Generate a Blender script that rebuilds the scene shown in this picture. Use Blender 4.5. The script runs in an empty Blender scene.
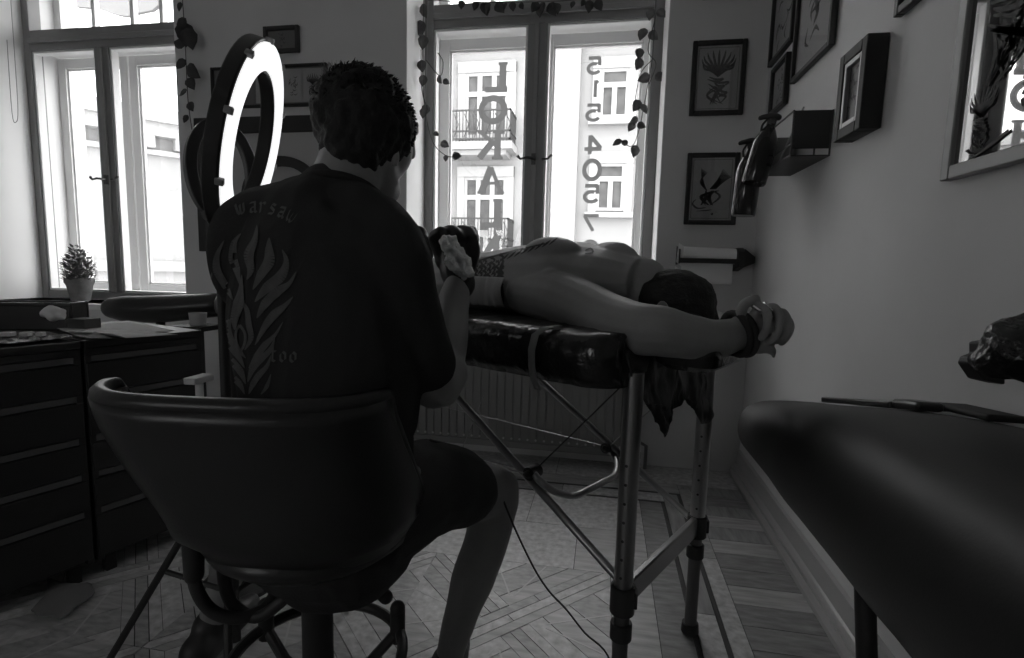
import bpy, bmesh, math, random
from mathutils import Vector, Matrix, noise
from mathutils.bvhtree import BVHTree
PI = math.pi
sc = bpy.context.scene
COL = sc.collection

# ---------------------------------------------------------------- camera
W, HT, FOC = 1024, 658, 527.5
CAM = Vector((0, 0, 1.0))
yaw, pit, rol = math.radians(9.87), math.radians(6.615), math.radians(-1.42)
fw = Vector((-math.sin(yaw)*math.cos(pit), math.cos(yaw)*math.cos(pit), -math.sin(pit)))
rt0 = Vector((math.cos(yaw), math.sin(yaw), 0)); dn0 = fw.cross(rt0)
cr, sr = math.cos(rol), math.sin(rol)
RT = cr*rt0 + sr*dn0
DN = -sr*rt0 + cr*dn0
cam = bpy.data.cameras.new('camera'); camo = bpy.data.objects.new('camera', cam); COL.objects.link(camo)
cam.sensor_width = 36; cam.sensor_fit = 'HORIZONTAL'; cam.lens = FOC*36/W
cam.clip_start = 0.02; cam.clip_end = 200
m = Matrix((RT, -DN, -fw)).transposed().to_4x4(); m.translation = CAM
camo.matrix_world = m
sc.camera = camo
# ---------------------------------------------------------------- light
wd = bpy.data.worlds.new('world'); sc.world = wd; wd.use_nodes = True
nt = wd.node_tree; nt.nodes.clear()
wo = nt.nodes.new('ShaderNodeOutputWorld'); bg = nt.nodes.new('ShaderNodeBackground')
bg.inputs[0].default_value = (1, 1, 1, 1); bg.inputs[1].default_value = 6.5
nt.links.new(bg.outputs[0], wo.inputs[0])
sun = bpy.data.lights.new('sun', 'SUN'); sun.energy = .6; sun.angle = math.radians(12)
suno = bpy.data.objects.new('sun', sun); COL.objects.link(suno)
suno.rotation_euler = (math.radians(42), 0, math.radians(-14))     # high behind the house, on the facades over the street
def portal(x0, x1, z0, z1, y, rx=-90):
    l = bpy.data.lights.new('window_portal', 'AREA'); l.shape = 'RECTANGLE'
    l.size = x1-x0; l.size_y = z1-z0; l.cycles.is_portal = True
    o = bpy.data.objects.new('window_portal', l); COL.objects.link(o)
    o.location = ((x0+x1)/2, y, (z0+z1)/2); o.rotation_euler = (math.radians(rx), 0, 0)
portal(-3.76, -2.42, .77, 3.0, 3.3)
portal(-1.05, .25, .77, 3.0, 3.3)
sc.view_settings.view_transform = 'Standard'
sc.view_settings.look = 'None'
sc.view_settings.exposure = 0.0
sc.view_settings.gamma = 1.0
sc.view_settings.use_curve_mapping = False
sc.cycles.max_bounces = 8
sc.cycles.diffuse_bounces = 5
sc.cycles.transparent_max_bounces = 12

# ---------------------------------------------------------------- helpers
def ray(px, py): return fw + RT*((px-512)/FOC) + DN*((py-329)/FOC)
def P(px, py, d): return CAM + ray(px, py)*d
def atY(px, py, y): r = ray(px, py); return CAM + r*((y-CAM.y)/r.y)
def atZ(px, py, z): r = ray(px, py); return CAM + r*((z-CAM.z)/r.z)
def atX(px, py, x): r = ray(px, py); return CAM + r*((x-CAM.x)/r.x)
def cv(r, dn, f): return RT*r + DN*dn + fw*f

MATS = {}
def mat(name, v, rough=.6, metal=0, spec=.5, nscale=0, namt=0, bump=0, bscale=60, emit=0, coat=0, stretch=(1, 1, 1)):
    if name in MATS: return MATS[name]
    M = bpy.data.materials.new(name); M.use_nodes = True; n = M.node_tree.nodes; lk = M.node_tree.links
    b = n['Principled BSDF']
    b.inputs['Base Color'].default_value = (v, v, v, 1)
    b.inputs['Roughness'].default_value = rough; b.inputs['Metallic'].default_value = metal
    b.inputs['Specular IOR Level'].default_value = spec
    if coat: b.inputs['Coat Weight'].default_value = coat; b.inputs['Coat Roughness'].default_value = .15
    if emit: b.inputs['Emission Color'].default_value = (1, 1, 1, 1); b.inputs['Emission Strength'].default_value = emit
    tc = n.new('ShaderNodeTexCoord'); mp = n.new('ShaderNodeMapping'); mp.inputs['Scale'].default_value = stretch
    lk.new(tc.outputs['Object'], mp.inputs[0])
    if nscale:
        t = n.new('ShaderNodeTexNoise'); t.inputs['Scale'].default_value = nscale; t.inputs['Detail'].default_value = 5
        lk.new(mp.outputs[0], t.inputs['Vector'])
        r = n.new('ShaderNodeMapRange'); r.inputs[1].default_value = .25; r.inputs[2].default_value = .75
        r.inputs[3].default_value = v*(1-namt); r.inputs[4].default_value = v*(1+namt)
        lk.new(t.outputs['Fac'], r.inputs[0]); lk.new(r.outputs[0], b.inputs['Base Color'])
    if bump:
        t = n.new('ShaderNodeTexNoise'); t.inputs['Scale'].default_value = bscale; t.inputs['Detail'].default_value = 4
        lk.new(mp.outputs[0], t.inputs['Vector'])
        bp = n.new('ShaderNodeBump'); bp.inputs['Strength'].default_value = bump; bp.inputs['Distance'].default_value = .01
        lk.new(t.outputs['Fac'], bp.inputs['Height']); lk.new(bp.outputs[0], b.inputs['Normal'])
    MATS[name] = M
    return M

def glass_mat(name, refl, v=.9):
    M = bpy.data.materials.new(name); M.use_nodes = True; n = M.node_tree.nodes; lk = M.node_tree.links; n.clear()
    o = n.new('ShaderNodeOutputMaterial'); mx = n.new('ShaderNodeMixShader'); tr = n.new('ShaderNodeBsdfTransparent'); gl = n.new('ShaderNodeBsdfGlossy')
    tr.inputs[0].default_value = (v, v, v, 1); gl.inputs['Roughness'].default_value = .02
    mx.inputs[0].default_value = refl
    lk.new(tr.outputs[0], mx.inputs[1]); lk.new(gl.outputs[0], mx.inputs[2]); lk.new(mx.outputs[0], o.inputs[0])
    return M
def vinyl_mat(name, v):
    M = bpy.data.materials.new(name); M.use_nodes = True; n = M.node_tree.nodes; lk = M.node_tree.links; n.clear()
    o = n.new('ShaderNodeOutputMaterial'); mx = n.new('ShaderNodeMixShader'); tr = n.new('ShaderNodeBsdfTranslucent'); gl = n.new('ShaderNodeBsdfDiffuse')
    tr.inputs[0].default_value = (v, v, v, 1); gl.inputs[0].default_value = (v, v, v, 1)
    mx.inputs[0].default_value = .35
    lk.new(tr.outputs[0], mx.inputs[1]); lk.new(gl.outputs[0], mx.inputs[2]); lk.new(mx.outputs[0], o.inputs[0])
    return M

class MB:
    def __init__(s): s.v = []; s.f = []; s.mi = []; s.ms = []
    def midx(s, m):
        if m not in s.ms: s.ms.append(m)
        return s.ms.index(m)
    def add(s, vs, fs, m=None):
        o = len(s.v); s.v += [Vector(v) for v in vs]; s.f += [tuple(i+o for i in f) for f in fs]
        s.mi += [s.midx(m) if m else 0]*len(fs); return s
    def box(s, x0, x1, y0, y1, z0, z1, m=None, T=None):
        vs = [Vector((x, y, z)) for x in (x0, x1) for y in (y0, y1) for z in (z0, z1)]
        if T: vs = [T @ v for v in vs]
        return s.add(vs, [(0, 1, 3, 2), (4, 6, 7, 5), (0, 4, 5, 1), (2, 3, 7, 6), (0, 2, 6, 4), (1, 5, 7, 3)], m)
    def tube(s, pts, rad, n=16, side=None, m=None, cap=True, rb=None):
        """tube through pts; rad a number or list; rb second half-width; side fixes the cross-section's first axis"""
        pts = [Vector(p) for p in pts]; k = len(pts)
        rad = [rad]*k if not hasattr(rad, '__len__') else rad
        rb = rad if rb is None else ([rb]*k if not hasattr(rb, '__len__') else rb)
        vs = []; fs = []; prev = None
        for i, p in enumerate(pts):
            t = (pts[min(i+1, k-1)]-pts[max(i-1, 0)]).normalized()
            a = Vector(side) if side is not None else (prev if prev is not None else (Vector((0, 0, 1)) if abs(t.z) < .9 else Vector((1, 0, 0))))
            a = (a - t*a.dot(t)).normalized(); prev = a; b = t.cross(a)
            for j in range(n):
                an = 2*PI*j/n
                vs.append(p + a*math.cos(an)*rad[i] + b*math.sin(an)*rb[i])
        for i in range(k-1):
            for j in range(n):
                fs.append((i*n+j, i*n+(j+1) % n, (i+1)*n+(j+1) % n, (i+1)*n+j))
        if cap:
            fs.append(tuple(range(n-1, -1, -1))); fs.append(tuple((k-1)*n+j for j in range(n)))
        return s.add(vs, fs, m)
    def ell(s, c, ax, m=None, nu=18, nv=12):
        """ellipsoid: centre and three half-axis vectors"""
        c = Vector(c); A = [Vector(a) for a in ax]; vs = []; fs = []
        if A[0].cross(A[1]).dot(A[2]) < 0: A[1] = -A[1]
        for i in range(1, nv):
            th = PI*i/nv
            for j in range(nu):
                ph = 2*PI*j/nu
                vs.append(c + A[0]*math.sin(th)*math.cos(ph) + A[1]*math.sin(th)*math.sin(ph) + A[2]*math.cos(th))
        t = len(vs); vs += [c+A[2], c-A[2]]
        for i in range(nv-2):
            for j in range(nu):
                fs.append((i*nu+j, (i+1)*nu+j, (i+1)*nu+(j+1) % nu, i*nu+(j+1) % nu))
        for j in range(nu):
            fs.append((t, j, (j+1) % nu)); fs.append((t+1, (nv-2)*nu+(j+1) % nu, (nv-2)*nu+j))
        return s.add(vs, fs, m)
    def sph(s, c, r, m=None): return s.ell(c, ((r, 0, 0), (0, r, 0), (0, 0, r)), m, 14, 9)
    def limb(s, pr, side=None, rbs=None):
        """tapered limb with round ends: list of (point, radius); smooth interpolation"""
        pts = [Vector(p) for p, r in pr]; rs = [r for p, r in pr]; rb = rbs or rs
        P2 = []; R2 = []; B2 = []
        k = len(pts)
        for i in range(k-1):
            p0 = pts[max(i-1, 0)]; p1 = pts[i]; p2 = pts[i+1]; p3 = pts[min(i+2, k-1)]
            for q in range(5):
                t = q/5
                P2.append(.5*((2*p1)+(p2-p0)*t+(2*p0-5*p1+4*p2-p3)*t*t+(3*p1-p0-3*p2+p3)*t**3))
                h = t*t*(3-2*t); R2.append(rs[i]+(rs[i+1]-rs[i])*h); B2.append(rb[i]+(rb[i+1]-rb[i])*h)
        P2.append(pts[-1]); R2.append(rs[-1]); B2.append(rb[-1])
        s.tube(P2, R2, 16, side, None, True, B2)
        s.sph(pts[0], min(rs[0], rb[0])*.98); s.sph(pts[-1], min(rs[-1], rb[-1])*.98)
        return s
    def prism(s, poly, vec, m=None):
        """closed polygon (list of points) extruded along vec"""
        n = len(poly); poly = [Vector(p) for p in poly]; vec = Vector(vec)
        vs = poly+[p+vec for p in poly]
        fs = [tuple(range(n)), tuple(range(2*n-1, n-1, -1))]+[(i, i+n, (i+1) % n+n, (i+1) % n) for i in range(n)]
        return s.add(vs, fs, m)
    def lathe(s, prof, c, axis=(0, 0, 1), n=24, m=None):
        c = Vector(c); ax = Vector(axis).normalized()
        a = (Vector((1, 0, 0)) if abs(ax.x) < .9 else Vector((0, 1, 0))); a = (a-ax*a.dot(ax)).normalized(); b = ax.cross(a)
        vs = []; fs = []; k = len(prof)
        for r, h in prof:
            for j in range(n):
                an = 2*PI*j/n; vs.append(c+ax*h+(a*math.cos(an)+b*math.sin(an))*max(r, 1e-4))
        for i in range(k-1):
            for j in range(n): fs.append((i*n+j, i*n+(j+1) % n, (i+1)*n+(j+1) % n, (i+1)*n+j))
        fs.append(tuple(range(n-1, -1, -1))); fs.append(tuple((k-1)*n+j for j in range(n)))
        return s.add(vs, fs, m)
    def build(s, name, m=None, parent=None, smooth=False, bevel=0, seg=2, angle=35):
        me = bpy.data.meshes.new(name); me.from_pydata([tuple(v) for v in s.v], [], s.f)
        if m is not None: me.materials.append(m)
        for q in s.ms:
            if m is None or q is not m: me.materials.append(q)
        if s.ms:
            names = list(me.materials)
            for p, i in zip(me.polygons, s.mi): p.material_index = names.index(s.ms[i]) if i < len(s.ms) else 0
        bm = bmesh.new(); bm.from_mesh(me); bmesh.ops.recalc_face_normals(bm, faces=bm.faces); bm.to_mesh(me); bm.free()
        o = bpy.data.objects.new(name, me); COL.objects.link(o)
        if parent is not None:
            o.parent = parent; o.matrix_parent_inverse = Matrix.Translation(-Vector(parent.location)) if parent.type == 'EMPTY' else Matrix()
        if bevel:
            b = o.modifiers.new('bevel', 'BEVEL'); b.width = bevel; b.segments = seg; b.limit_method = 'ANGLE'; b.angle_limit = math.radians(angle)
        if smooth or bevel:
            for p in me.polygons: p.use_smooth = True
            if not smooth or smooth == 'auto':
                try: me.set_sharp_from_angle(angle=math.radians(angle))
                except Exception: pass
        return o
def tag(o, label, cat, group=None, kind=None):
    if label: o['label'] = label
    if cat: o['category'] = cat
    if group: o['group'] = group
    if kind: o['kind'] = kind
    return o
def struct(o, label=None): o['kind'] = 'structure'; return o
def thing(name, loc, label, cat, group=None):
    o = bpy.data.objects.new(name, None); COL.objects.link(o); o.location = loc; o.empty_display_size = .05
    return tag(o, label, cat, group)
def lab(o, l): o['label'] = l; return o

def blob(mb, name, m, parent, voxel=.006, smooth=4, disp=None):
    """fuses the closed volumes of mb into one continuous surface"""
    o = mb.build(name, m, parent, smooth=True)
    r = o.modifiers.new('r', 'REMESH'); r.mode = 'VOXEL'; r.voxel_size = voxel; r.use_smooth_shade = True
    if smooth:
        q = o.modifiers.new('s', 'SMOOTH'); q.factor = .5; q.iterations = smooth
    bpy.context.view_layer.update()
    dg = bpy.context.evaluated_depsgraph_get(); ev = o.evaluated_get(dg)
    me = bpy.data.meshes.new_from_object(ev); o.modifiers.clear(); o.data = me
    if disp:
        ns = [v.normal.copy() for v in me.vertices]
        for v, nn in zip(me.vertices, ns): v.co += disp(v.co, nn)
    for p in me.polygons: p.use_smooth = True
    me.materials.clear(); me.materials.append(m)
    return o
def bvh(o):
    me = o.data
    return BVHTree.FromPolygons([v.co.copy() for v in me.vertices], [tuple(p.vertices) for p in me.polygons])

rnd = random.Random(7)
# ---------------------------------------------------------------- materials
wallm = mat('wall_paint', .66, .75, nscale=3, namt=.05, bump=.05, bscale=30)
revm = mat('reveal_paint', .82, .7, nscale=2, namt=.05)
ceilm = mat('ceiling_paint', .8, .8)
framem = mat('window_frame_paint', .27, .45, nscale=8, namt=.06)
frameo = mat('outer_sash_paint', .85, .5)
blackm = mat('black_matte', 0.028, .55)
blackg = mat('black_gloss', 0.028, .2)
vinyl = mat('black_vinyl', 0.024, .34, bump=.04, bscale=220)
steel = mat('brushed_steel', .35, .32, 1)
darksteel = mat('dark_steel', .08, .4, 1)
skin = mat('skin', .25, .5, nscale=30, namt=.05, bump=.06, bscale=120)
cloth = mat('black_cotton', .034, .9, spec=.15, bump=.15, bscale=300)
hairm = mat('dark_hair', .020, .6, spec=.25, bump=.3, bscale=200)
glovem = mat('black_nitrile', 0.02, .35)
plastic = mat('black_film', 0.016, .22, spec=.5, bump=.5, bscale=26)
winglass = glass_mat('window_glass', .05, .95)

# ---------------------------------------------------------------- room
XR, YB, XL, YF, ZC = .70, 2.724, -4.3, -1.6, 3.2
YW = 3.03      # inner casement plane
YO = 3.36      # outside face of the wall
WIN = [(-3.79, -2.42), (-1.065, .245)]
ZS, ZT = .72, 2.96
w = MB()
def wall_rect(x0, x1, z0, z1, m=wallm): w.box(x0, x1, YB, YO, z0, z1, m)
xs = [XL-.2, WIN[0][0], WIN[0][1], WIN[1][0], WIN[1][1], XR+.2]
for i in range(5):
    if i in (1, 3):
        wall_rect(xs[i], xs[i+1], 0, ZS); wall_rect(xs[i], xs[i+1], ZT, ZC)
    else: wall_rect(xs[i], xs[i+1], 0, ZC)
struct(w.build('wall_back', wallm))
# white plaster lining of the two recesses
for k, (a, b) in enumerate(WIN):
    r = MB(); e = .004
    r.box(a, a+e, YB+.002, YW+.02, ZS, ZT); r.box(b-e, b, YB+.002, YW+.02, ZS, ZT); r.box(a, b, YB+.002, YW+.02, ZT-e, ZT)
    struct(r.build('trim_%d' % (k+1), revm))
struct(MB().box(XR, XR+.2, YF, YB, 0, ZC).build('wall_right', wallm))
struct(MB().box(XL-.2, XL, YF, YB, 0, ZC).build('wall_left', mat('left_wall_paint', .75, .8)))
wf = MB(); WX0, WX1, WZ0, WZ1 = -2.15, -1.55, 1.0, 1.62      # opening added in the unseen wall behind the viewer for soft fill light
wf.box(XL-.2, WX0, YF-.2, YF, 0, ZC).box(WX1, XR+.2, YF-.2, YF, 0, ZC).box(WX0, WX1, YF-.2, YF, 0, WZ0).box(WX0, WX1, YF-.2, YF, WZ1, ZC)
struct(wf.build('wall_front', mat('rear_wall_paint', .8, .8)))
w3 = MB(); w3.box(WX0, WX0+.05, YF-.12, YF-.07, WZ0, WZ1).box(WX1-.05, WX1, YF-.12, YF-.07, WZ0, WZ1).box(WX0+.05, WX1-.05, YF-.12, YF-.07, WZ0, WZ0+.05).box(WX0+.05, WX1-.05, YF-.12, YF-.07, WZ1-.05, WZ1)
struct(w3.build('window_3', revm)); portal(WX0, WX1, WZ0, WZ1, YF-.15, 90)
struct(MB().box(XL-.2, XR+.2, YF-.2, YO, ZC, ZC+.2).build('ceiling', ceilm))
# baseboard on the right wall: tall board with a double bead
bb = MB()
prof = [(XR, 0), (XR-.045, 0), (XR-.045, .018), (XR-.036, .03), (XR-.030, .03), (XR-.030, .045), (XR-.022, .055), (XR-.016, .06), (XR-.012, .12), (XR, .125)]
bb.prism([(x, YF+.01, z) for x, z in prof], (0, YB-YF-.02, 0))
struct(bb.build('baseboard_right', mat('baseboard_paint', .40, .3)))
struct(MB().box(XL+.01, -1.1, YB-.014, YB-.001, 0, .08).build('baseboard_back', mat('baseboard_paint2', .30, .45)))

# ---------------------------------------------------------------- floor (one mesh, inlaid parquet)
woods = [mat('oak_%d' % i, v, .38, nscale=7, namt=.35, bump=.10, bscale=40, stretch=(s1, s2, 1)) for i, (v, s1, s2) in enumerate([(.42, 1, 7), (.30, 7, 1), (.50, 6, 6), (.36, 4, 9), (.25, 2, 8)])]
inlay = mat('light_inlay', .5, .35); darkw = mat('dark_strip', .05, .4, nscale=10, namt=.3); gapm = mat('joint_dark', .03, .7)
fl = MB()
fl.box(XL-.1, XR+.1, YF-.1, YO, -.1, -.0035, gapm)
def plank(poly, m, z=0.0, th=.004):
    poly = [Vector((x, y, z-th)) for x, y in poly]
    fl.prism(poly, (0, 0, th), m)
def clip(poly, a, b, c):  # keep a*x+b*y<=c
    out = []
    for i in range(len(poly)):
        p, q = poly[i], poly[(i+1) % len(poly)]; dp, dq = a*p[0]+b*p[1]-c, a*q[0]+b*q[1]-c
        if dp <= 0: out.append(p)
        if (dp < 0) != (dq < 0) and abs(dp-dq) > 1e-9:
            t = dp/(dp-dq); out.append((p[0]+(q[0]-p[0])*t, p[1]+(q[1]-p[1])*t))
    return out
def cliprect(poly, x0, x1, y0, y1):
    for a, b, c in ((1, 0, x1), (-1, 0, -x0), (0, 1, y1), (0, -1, -y0)):
        if len(poly) >= 3: poly = clip(poly, a, b, c)
    return poly if len(poly) >= 3 else None
G = .0013
def rectp(x0, x1, y0, y1, m, z=0.0): plank([(x0+G, y0+G), (x1-G, y0+G), (x1-G, y1-G), (x0+G, y1-G)], m, z)
# panels of 0.6 m with woven corner-to-corner bands
PX0, PY0, S = -4.14-.0, -1.32, .6
def panel(cx, cy, full=False):
    x0, x1, y0, y1 = cx-S/2, cx+S/2, cy-S/2, cy+S/2
    # four triangles of ground boards
    hw = .048
    for k in range(4):
        a = k*PI/2
        def R(u, v): return (cx+u*math.cos(a)-v*math.sin(a), cy+u*math.sin(a)+v*math.cos(a))
        n = 4; h = S/2
        tri = [R(hw*1.414, 0), R(h, -(h-hw*1.414)), R(h, h-hw*1.414)]
        # diagonal strips inside the triangle
        for q in range(-7, 8):
            c0 = q*.1; sgn = 1
            dx, dy = math.cos(a+PI/4), math.sin(a+PI/4)
            pl = clip(clip(tri, dx, dy, dx*cx+dy*cy+c0+.1-G), -dx, -dy, -(dx*cx+dy*cy+c0+G))
            if len(pl) >= 3: plank(pl, woods[(2, 0, 3)[(q+k) % 3]])
        # thin light inlay: a narrow star towards the panel's side
        for sg in (-1, 1):
            p = R(.12, .008*sg); q2 = R(h-.004, .085*sg); v = Vector((q2[0]-p[0], q2[1]-p[1])); nrm = Vector((-v.y, v.x)).normalized()*.0028
            plank([(p[0]-nrm.x, p[1]-nrm.y), (q2[0]-nrm.x, q2[1]-nrm.y), (q2[0]+nrm.x, q2[1]+nrm.y), (p[0]+nrm.x, p[1]+nrm.y)], inlay, .0006)
    # bands: three strips each; weave alternately at the crossing
    for k in (0, 1):
        a = PI/4 + k*PI/2; d = Vector((math.cos(a), math.sin(a))); nn = Vector((-d.y, d.x))
        L = S*.7072
        for q in range(3):
            o0 = -hw+q*2*hw/3+G; o1 = -hw+(q+1)*2*hw/3-G
            segs = [(-L, L)] if (k == 0) else [(-L, -hw-G), (hw+G, L)]
            if k == 0 and q == 1: segs = [(-L, -.16), (-.16, .02), (.02, L)]
            if k == 0 and q == 2: segs = [(-L, .14), (.14, L)]
            for (s0, s1) in segs:
                poly = [(cx+d.x*s+nn.x*o, cy+d.y*s+nn.y*o) for s, o in ((s0+G, o0), (s1-G, o0), (s1-G, o1), (s0+G, o1))]
                poly = cliprect(poly, x0+G, x1-G, y0+G, y1-G)
                if poly: plank(poly, woods[(0, 2, 3)[(q+k) % 3]], .0003)
for i in range(-6, 1):
    for j in range(0, 5):
        panel(-.24+.6*i, 1.38-.6*j)
# border along the right wall (boards run with the wall, then cross boards) and under the window wall
def boards_y(x0, x1, m, yend, dark=False):
    y = YF-rnd.random()*.8
    while y < yend:
        L = 10 if dark else .55+rnd.random()*.6
        rectp(x0, x1, y, min(y+L, yend), m if dark else woods[(rnd.randrange(5))]); y += L
for x0, x1, m, ye in [(.06, .19, woods[0], 1.68), (.19, .283, woods[1], 2.28), (.283, .297, darkw, 2.28), (.297, .362, woods[3], 2.38), (.362, .376, darkw, 2.38), (.376, .43, woods[2], 2.45)]:
    boards_y(x0, x1, m, ye, m is darkw)
def boards_x(y0, y1, m, xend, dark=False):
    x = XL+.0-rnd.random()
    while x < xend:
        L = 10 if dark else .6+rnd.random()*.7
        rectp(x, min(x+L, xend), y0, y1, m if dark else woods[rnd.choice((0, 2, 3))]); x += L
boards_x(1.68, 1.98, woods[2], .19); boards_x(1.98, 2.28, woods[0], .19)
boards_x(2.28, 2.295, darkw, .297, True); boards_x(2.295, 2.38, woods[1], .297); boards_x(2.38, 2.395, darkw, .376, True); boards_x(2.395, 2.5, woods[3], .376); boards_x(2.5, YB, woods[4], XR)
rectp(.376, .43, 2.45, 2.5, woods[1])
y = YF
while y < 2.5:
    L = .10; rectp(.43, XR, y, min(y+L, 2.5), woods[rnd.choice((0, 1, 4, 4, 1))]); y += L
struct(fl.build('floor', gapm))

# ---------------------------------------------------------------- windows
def window(k, a, b, mull, upbars, knob):
    root = thing('window_%d' % k, ((a+b)/2, YW, ZS), None, None); root['kind'] = 'structure'
    y0, y1 = YW-.03, YW+.03
    zt0, zt1, zl = 2.318, 2.445, .775
    ml, mr = mull
    fo = .055
    f = MB()
    f.box(a, a+fo, y0, y1+.02, ZS, ZT); f.box(b-fo, b, y0, y1+.02, ZS, ZT)
    f.box(a+fo, b-fo, y0, y1+.02, ZT-.05, ZT); f.box(a+fo, b-fo, y0, y1+.02, ZS, zl)
    f.box(a+fo, b-fo, y0, y1+.02, zt0, zt1)
    f.box(a+fo, b-fo, y0-.018, y0, zt0+.045, zt0+.075)      # dripping moulding of the transom
    f.box(ml, mr, y0, y1, zl, zt0); f.box((ml+mr)/2-.012, (ml+mr)/2+.012, y0-.014, y0, zl, zt0)
    f.build('window_frame', framem, root, bevel=.004)
    # box between the inner and the outer sashes
    bx = MB()
    bx.box(a, a+.03, y1+.02, YO, ZS, ZT); bx.box(b-.03, b, y1+.02, YO, ZS, ZT); bx.box(a, b, y1+.02, YO, ZT-.03, ZT); bx.box(a, b, y1+.02, YO+.03, ZS-.0, ZS+.03)
    bx.box(a, b, y1+.02, YO-.12, zt0+.03, zt1-.02)
    bx.build('window_box', frameo, root)
    # inner sash edges (thin light beads round each pane)
    for (p, q, z0, z1) in [(a+fo, ml, zl, zt0), (mr, b-fo, zl, zt0)]:
        s = MB(); t = .013
        s.box(p, p+t, y0+.008, y1, z0, z1); s.box(q-t, q, y0+.008, y1, z0, z1); s.box(p+t, q-t, y0+.008, y1, z1-t, z1); s.box(p+t, q-t, y0+.008, y1, z0, z0+t)
        s.build('inner_sash', frameo, root, bevel=.003)
    # outer sashes
    yo = YW+.16
    for (p, q) in [(a+.03, (ml+mr)/2-.006), ((ml+mr)/2+.006, b-.03)]:
        s = MB(); t = .062
        z0, z1 = ZS+.03, zt0+.02
        s.box(p, p+t, yo, yo+.045, z0, z1); s.box(q-t, q, yo, yo+.045, z0, z1); s.box(p+t, q-t, yo, yo+.045, z1-t-.0, z1); s.box(p+t, q-t, yo, yo+.045, z0, z0+.075)
        t2 = t+.012
        s.box(p+t, p+t2, yo+.012, yo+.03, z0+.075, z1-t); s.box(q-t2, q-t, yo+.012, yo+.03, z0+.075, z1-t); s.box(p+t, q-t, yo+.012, yo+.03, z1-t2, z1-t); s.box(p+t, q-t, yo+.012, yo+.03, z0+.075, z0+.087)
        s.build('outer_sash', frameo, root, bevel=.003)
        g = MB().box(p+t, q-t, yo+.02, yo+.0205, z0+.075, z1-t).build('pane', winglass, root)
    s = MB()
    s.box(a+.03, b-.03, yo, yo+.045, zt1, zt1+.05); s.box(a+.03, b-.03, yo, yo+.045, ZT-.08, ZT-.03)
    s.box(a+.03, a+.08, yo, yo+.045, zt1, ZT-.03); s.box(b-.08, b-.03, yo, yo+.045, zt1, ZT-.03)
    for u in upbars: s.box(u-.014, u+.014, yo, yo+.04, zt1, ZT-.03)
    s.build('upper_sash', frameo, root, bevel=.003)
    MB().box(a+.08, b-.08, yo+.02, yo+.0205, zt1+.05, ZT-.08).build('upper_pane', winglass, root)
    # latch
    kx, kz = knob; cx = (ml+mr)/2
    h = MB(); h.box(cx-.012, cx+.012, y0-.026, y0-.012, kz-.03, kz+.03)
    h.tube([(cx, y0-.02, kz), (cx, y0-.05, kz), (cx-.03, y0-.055, kz+.004), (cx-.07, y0-.052, kz-.004), (cx-.085, y0-.05, kz+.012)], [.008, .008, .007, .006, .009], 10)
    h.build('latch', mat('latch_brass', .12, .35, 1), root, smooth='auto')
    h = MB(); h.tube([(cx+.05, y0-.0, kz-.0), (cx+.05, y0-.03, kz-.0), (cx+.08, y0-.035, kz-.002), (cx+.1, y0-.03, kz+.02)], [.006, .006, .006, .008], 10)
    h.build('hook', MATS['latch_brass'], root, smooth='auto')
    # sill board
    MB().box(a, b, YB-.03, YW-.03, ZS-.035, ZS).build('window_sill', revm, root, bevel=.006)
    return root
w1 = window(1, WIN[0][0], WIN[0][1], (-3.254, -3.147), (-3.45, -3.15, -2.93), (0, 1.50))
w2 = window(2, WIN[1][0], WIN[1][1], (-.474, -.368), (-.72, -.42, -.12), (0, 1.60))

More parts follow.
